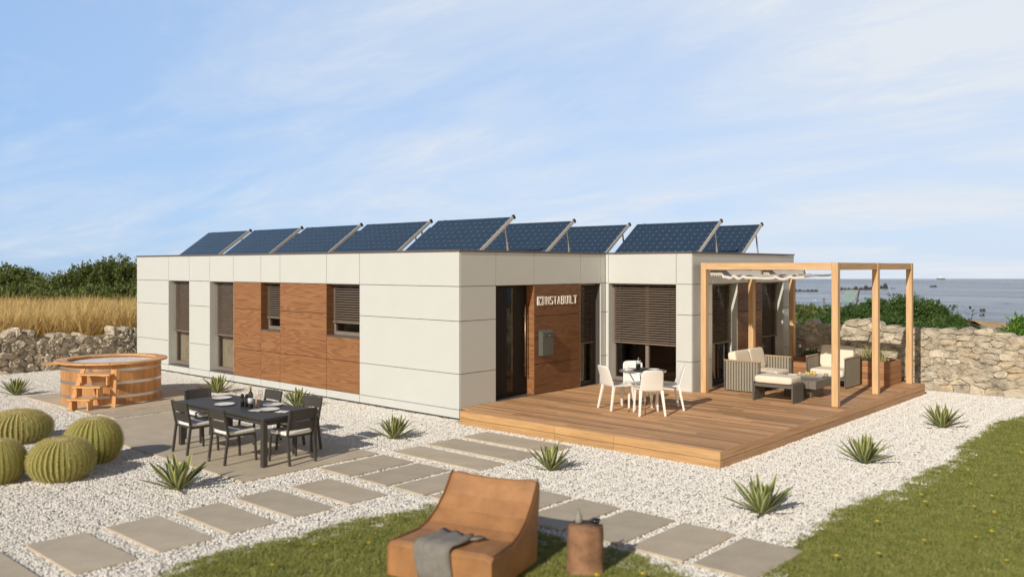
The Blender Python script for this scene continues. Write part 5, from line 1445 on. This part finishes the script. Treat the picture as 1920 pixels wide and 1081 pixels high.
tag(po, 'tiny far away person standing waist deep in the sea beside the blue umbrella', 'person')
um = thing('beach_umbrella', 'tiny light blue beach umbrella by the water', 'umbrella', far_point((1529 - CXp) / F_ * bd, bd, -5.2))
b = MB(); b.tube([(0, 0, 0), (0, 0, .9)], .03, 6); b.build('pole', M['steel'], um); b = MB(); b.lathe([(.62, .55), (.5, .75), (.28, .9), (.02, .97)], 12); b.build('canopy', M['umbrella_blue'], um)
# pale green slanted board on a wooden frame, above the bush
bo = thing('slanted_board', 'pale green slanted board on a wooden frame above the juniper bush', 'board', far_point((1594 - CXp) / F_ * 40, 40, 0), YAW + .7)
b = MB(); b.bar((-.28, 0, 1.16), (.20, 0, 1.72), .03, .62, (0, 1, 0)); o = b.build('board', M['pale_green'], bo, rot=(0, 0, 0))
b = MB(); b.bar((.24, -.33, 1.76), (-.06, -.33, 1.1), .05, .05); b.bar((.02, 0, 0), (.06, 0, 1.3), .09, .09); b.build('stand', M['trunk'], bo)

# ================================================================== LIGHT, SKY, CAMERA
world = bpy.data.worlds.new('World'); scene.world = world; world.use_nodes = True
nt = world.node_tree; bg = nt.nodes['Background']
EL = math.asin(-SUN_TRAVEL.z); sdir = -SUN_TRAVEL
sky = N(nt, 'ShaderNodeTexSky', sky_type='NISHITA'); sky.sun_disc = False
sky.sun_elevation = EL; sky.sun_rotation = math.atan2(sdir.x, sdir.y)
sky.air_density = 1.0; sky.dust_density = 1.2; sky.ozone_density = 1.6; sky.altitude = 10
tc = N(nt, 'ShaderNodeTexCoord')
sep = N(nt, 'ShaderNodeSeparateXYZ'); L(nt, tc.outputs['Generated'], sep.inputs[0])
zl = N(nt, 'ShaderNodeMath', operation='ADD'); zl.inputs[1].default_value = .035; L(nt, sep.outputs[2], zl.inputs[0])
zm = N(nt, 'ShaderNodeMath', operation='MAXIMUM'); zm.inputs[1].default_value = .012; L(nt, zl.outputs[0], zm.inputs[0])
cb = N(nt, 'ShaderNodeCombineXYZ'); L(nt, sep.outputs[0], cb.inputs[0]); L(nt, sep.outputs[1], cb.inputs[1]); L(nt, zm.outputs[0], cb.inputs[2])
L(nt, cb.outputs[0], sky.inputs[0])
# cirrus: direction projected on a high flat layer
dv = N(nt, 'ShaderNodeMath', operation='ADD'); dv.inputs[1].default_value = .12; L(nt, zm.outputs[0], dv.inputs[0])
px_ = N(nt, 'ShaderNodeMath', operation='DIVIDE'); L(nt, sep.outputs[0], px_.inputs[0]); L(nt, dv.outputs[0], px_.inputs[1])
py_ = N(nt, 'ShaderNodeMath', operation='DIVIDE'); L(nt, sep.outputs[1], py_.inputs[0]); L(nt, dv.outputs[0], py_.inputs[1])
c2 = N(nt, 'ShaderNodeCombineXYZ'); L(nt, px_.outputs[0], c2.inputs[0]); L(nt, py_.outputs[0], c2.inputs[1])
mp = N(nt, 'ShaderNodeMapping'); mp.inputs['Rotation'].default_value = (0, 0, rad(25)); mp.inputs['Scale'].default_value = (.55, 1.2, 1); mp.inputs['Location'].default_value = (3.1, 1.7, 0)
L(nt, c2.outputs[0], mp.inputs['Vector'])
n1 = noise(nt, mp.outputs['Vector'], .75, 7, .60, .5); n2 = noise(nt, mp.outputs['Vector'], 2.6, 8, .66, .9)
r1 = ramp(nt, [(.40, (0, 0, 0)), (.72, (1, 1, 1))]); L(nt, n1.outputs['Fac'], r1.inputs['Fac'])
r2 = ramp(nt, [(.42, (0, 0, 0)), (.80, (1, 1, 1))]); L(nt, n2.outputs['Fac'], r2.inputs['Fac'])
# the veil thickens towards the right (north-east) of the view
dp = N(nt, 'ShaderNodeVectorMath', operation='DOT_PRODUCT'); dp.inputs[1].default_value = tuple(RIGHT); L(nt, tc.outputs['Generated'], dp.inputs[0])
vr = N(nt, 'ShaderNodeMapRange'); vr.inputs[1].default_value = -.55; vr.inputs[2].default_value = .5; vr.inputs[3].default_value = .0; vr.inputs[4].default_value = .60; L(nt, dp.outputs['Value'], vr.inputs[0])
m1 = N(nt, 'ShaderNodeMath', operation='MULTIPLY_ADD'); m1.inputs[1].default_value = .52; L(nt, r1.outputs['Color'], m1.inputs[0]); L(nt, vr.outputs[0], m1.inputs[2])
m2 = N(nt, 'ShaderNodeMath', operation='MULTIPLY'); L(nt, r2.outputs['Color'], m2.inputs[0]); L(nt, r1.outputs['Color'], m2.inputs[1])
m3 = N(nt, 'ShaderNodeMath', operation='MULTIPLY_ADD', use_clamp=True); m3.inputs[1].default_value = .8; L(nt, m2.outputs[0], m3.inputs[0]); L(nt, m1.outputs[0], m3.inputs[2])
SKY_S = .10
# the veil is thinned towards the zenith to hold down fill light
fz = N(nt, 'ShaderNodeMapRange', interpolation_type='SMOOTHSTEP'); fz.inputs[1].default_value = .30; fz.inputs[2].default_value = .62; fz.inputs[3].default_value = 1; fz.inputs[4].default_value = .06
L(nt, sep.outputs[2], fz.inputs[0])
m4 = N(nt, 'ShaderNodeMath', operation='MULTIPLY'); L(nt, m3.outputs[0], m4.inputs[0]); L(nt, fz.outputs[0], m4.inputs[1])
gain = mixc(nt, fz.outputs[0], (.85, .92, 1.08), (1.45, 1.62, 1.90))
tint = mixc(nt, 1.0, sky.outputs[0], gain, 'MULTIPLY')
# the open sky over the sea is hazy and bright; behind the viewpoint it is dimmed to cut fill light
df = N(nt, 'ShaderNodeVectorMath', operation='DOT_PRODUCT'); df.inputs[1].default_value = tuple(FWD); L(nt, tc.outputs['Generated'], df.inputs[0])
az = N(nt, 'ShaderNodeMapRange', interpolation_type='SMOOTHSTEP'); az.inputs[1].default_value = -.15; az.inputs[2].default_value = .60; az.inputs[3].default_value = .34; az.inputs[4].default_value = 1; L(nt, df.outputs['Value'], az.inputs[0])
b5 = N(nt, 'ShaderNodeMath', operation='MULTIPLY'); b5.inputs[1].default_value = .75; L(nt, fz.outputs[0], b5.inputs[0])
tint = mixc(nt, b5.outputs[0], tint, (3.7, 5.7, 8.9))
cloud = mixc(nt, m4.outputs[0], tint, (7.7, 8.2, 8.9))
cloud = mixc(nt, 1.0, cloud, az.outputs[0], 'MULTIPLY')
# warm glow added low behind the viewpoint to brighten the side walls
fill_glow = N(nt, 'ShaderNodeVectorMath', operation='DOT_PRODUCT'); fill_glow.inputs[1].default_value = (.80, -.60, 0); L(nt, tc.outputs['Generated'], fill_glow.inputs[0])
h1 = N(nt, 'ShaderNodeMapRange', interpolation_type='SMOOTHSTEP'); h1.inputs[1].default_value = .1; h1.inputs[2].default_value = .95; L(nt, fill_glow.outputs['Value'], h1.inputs[0])
h2 = N(nt, 'ShaderNodeMapRange', interpolation_type='SMOOTHSTEP'); h2.inputs[1].default_value = .05; h2.inputs[2].default_value = .5; h2.inputs[3].default_value = 1; h2.inputs[4].default_value = 0; L(nt, sep.outputs[2], h2.inputs[0])
h3 = N(nt, 'ShaderNodeMath', operation='MULTIPLY'); L(nt, h1.outputs[0], h3.inputs[0]); L(nt, h2.outputs[0], h3.inputs[1])
cloud = mixc(nt, h3.outputs[0], cloud, (19.0, 14.2, 8.8))
L(nt, cloud, bg.inputs['Color']); bg.inputs['Strength'].default_value = SKY_S

sun = bpy.data.lights.new('sun', 'SUN'); sun.energy = 4.2; sun.angle = rad(.55); sun.color = (1.0, .91, .775)
so = bpy.data.objects.new('sun', sun); COL.objects.link(so); so.rotation_euler = SUN_TRAVEL.to_track_quat('-Z', 'Y').to_euler(); so.location = (0, -20, 20)

cam = bpy.data.cameras.new('camera'); co = bpy.data.objects.new('camera', cam); COL.objects.link(co)
co.location = CAM; co.rotation_euler = (PI / 2, 0, YAW)
cam.sensor_width = 36; cam.lens = 36 * F_ / 1920; cam.shift_y = -(540.5 - YH) / 1920
cam.clip_end = 3000; cam.clip_start = .1
cam.dof.use_dof = True; cam.dof.focus_distance = 19.0; cam.dof.aperture_fstop = cam.lens / 1000 / .036
scene.camera = co
vs_ = scene.view_settings; vs_.view_transform = 'Standard'; vs_.look = 'None'; vs_.gamma = 1; vs_.exposure = 0
scene.cycles.max_bounces = 8; scene.cycles.transparent_max_bounces = 12
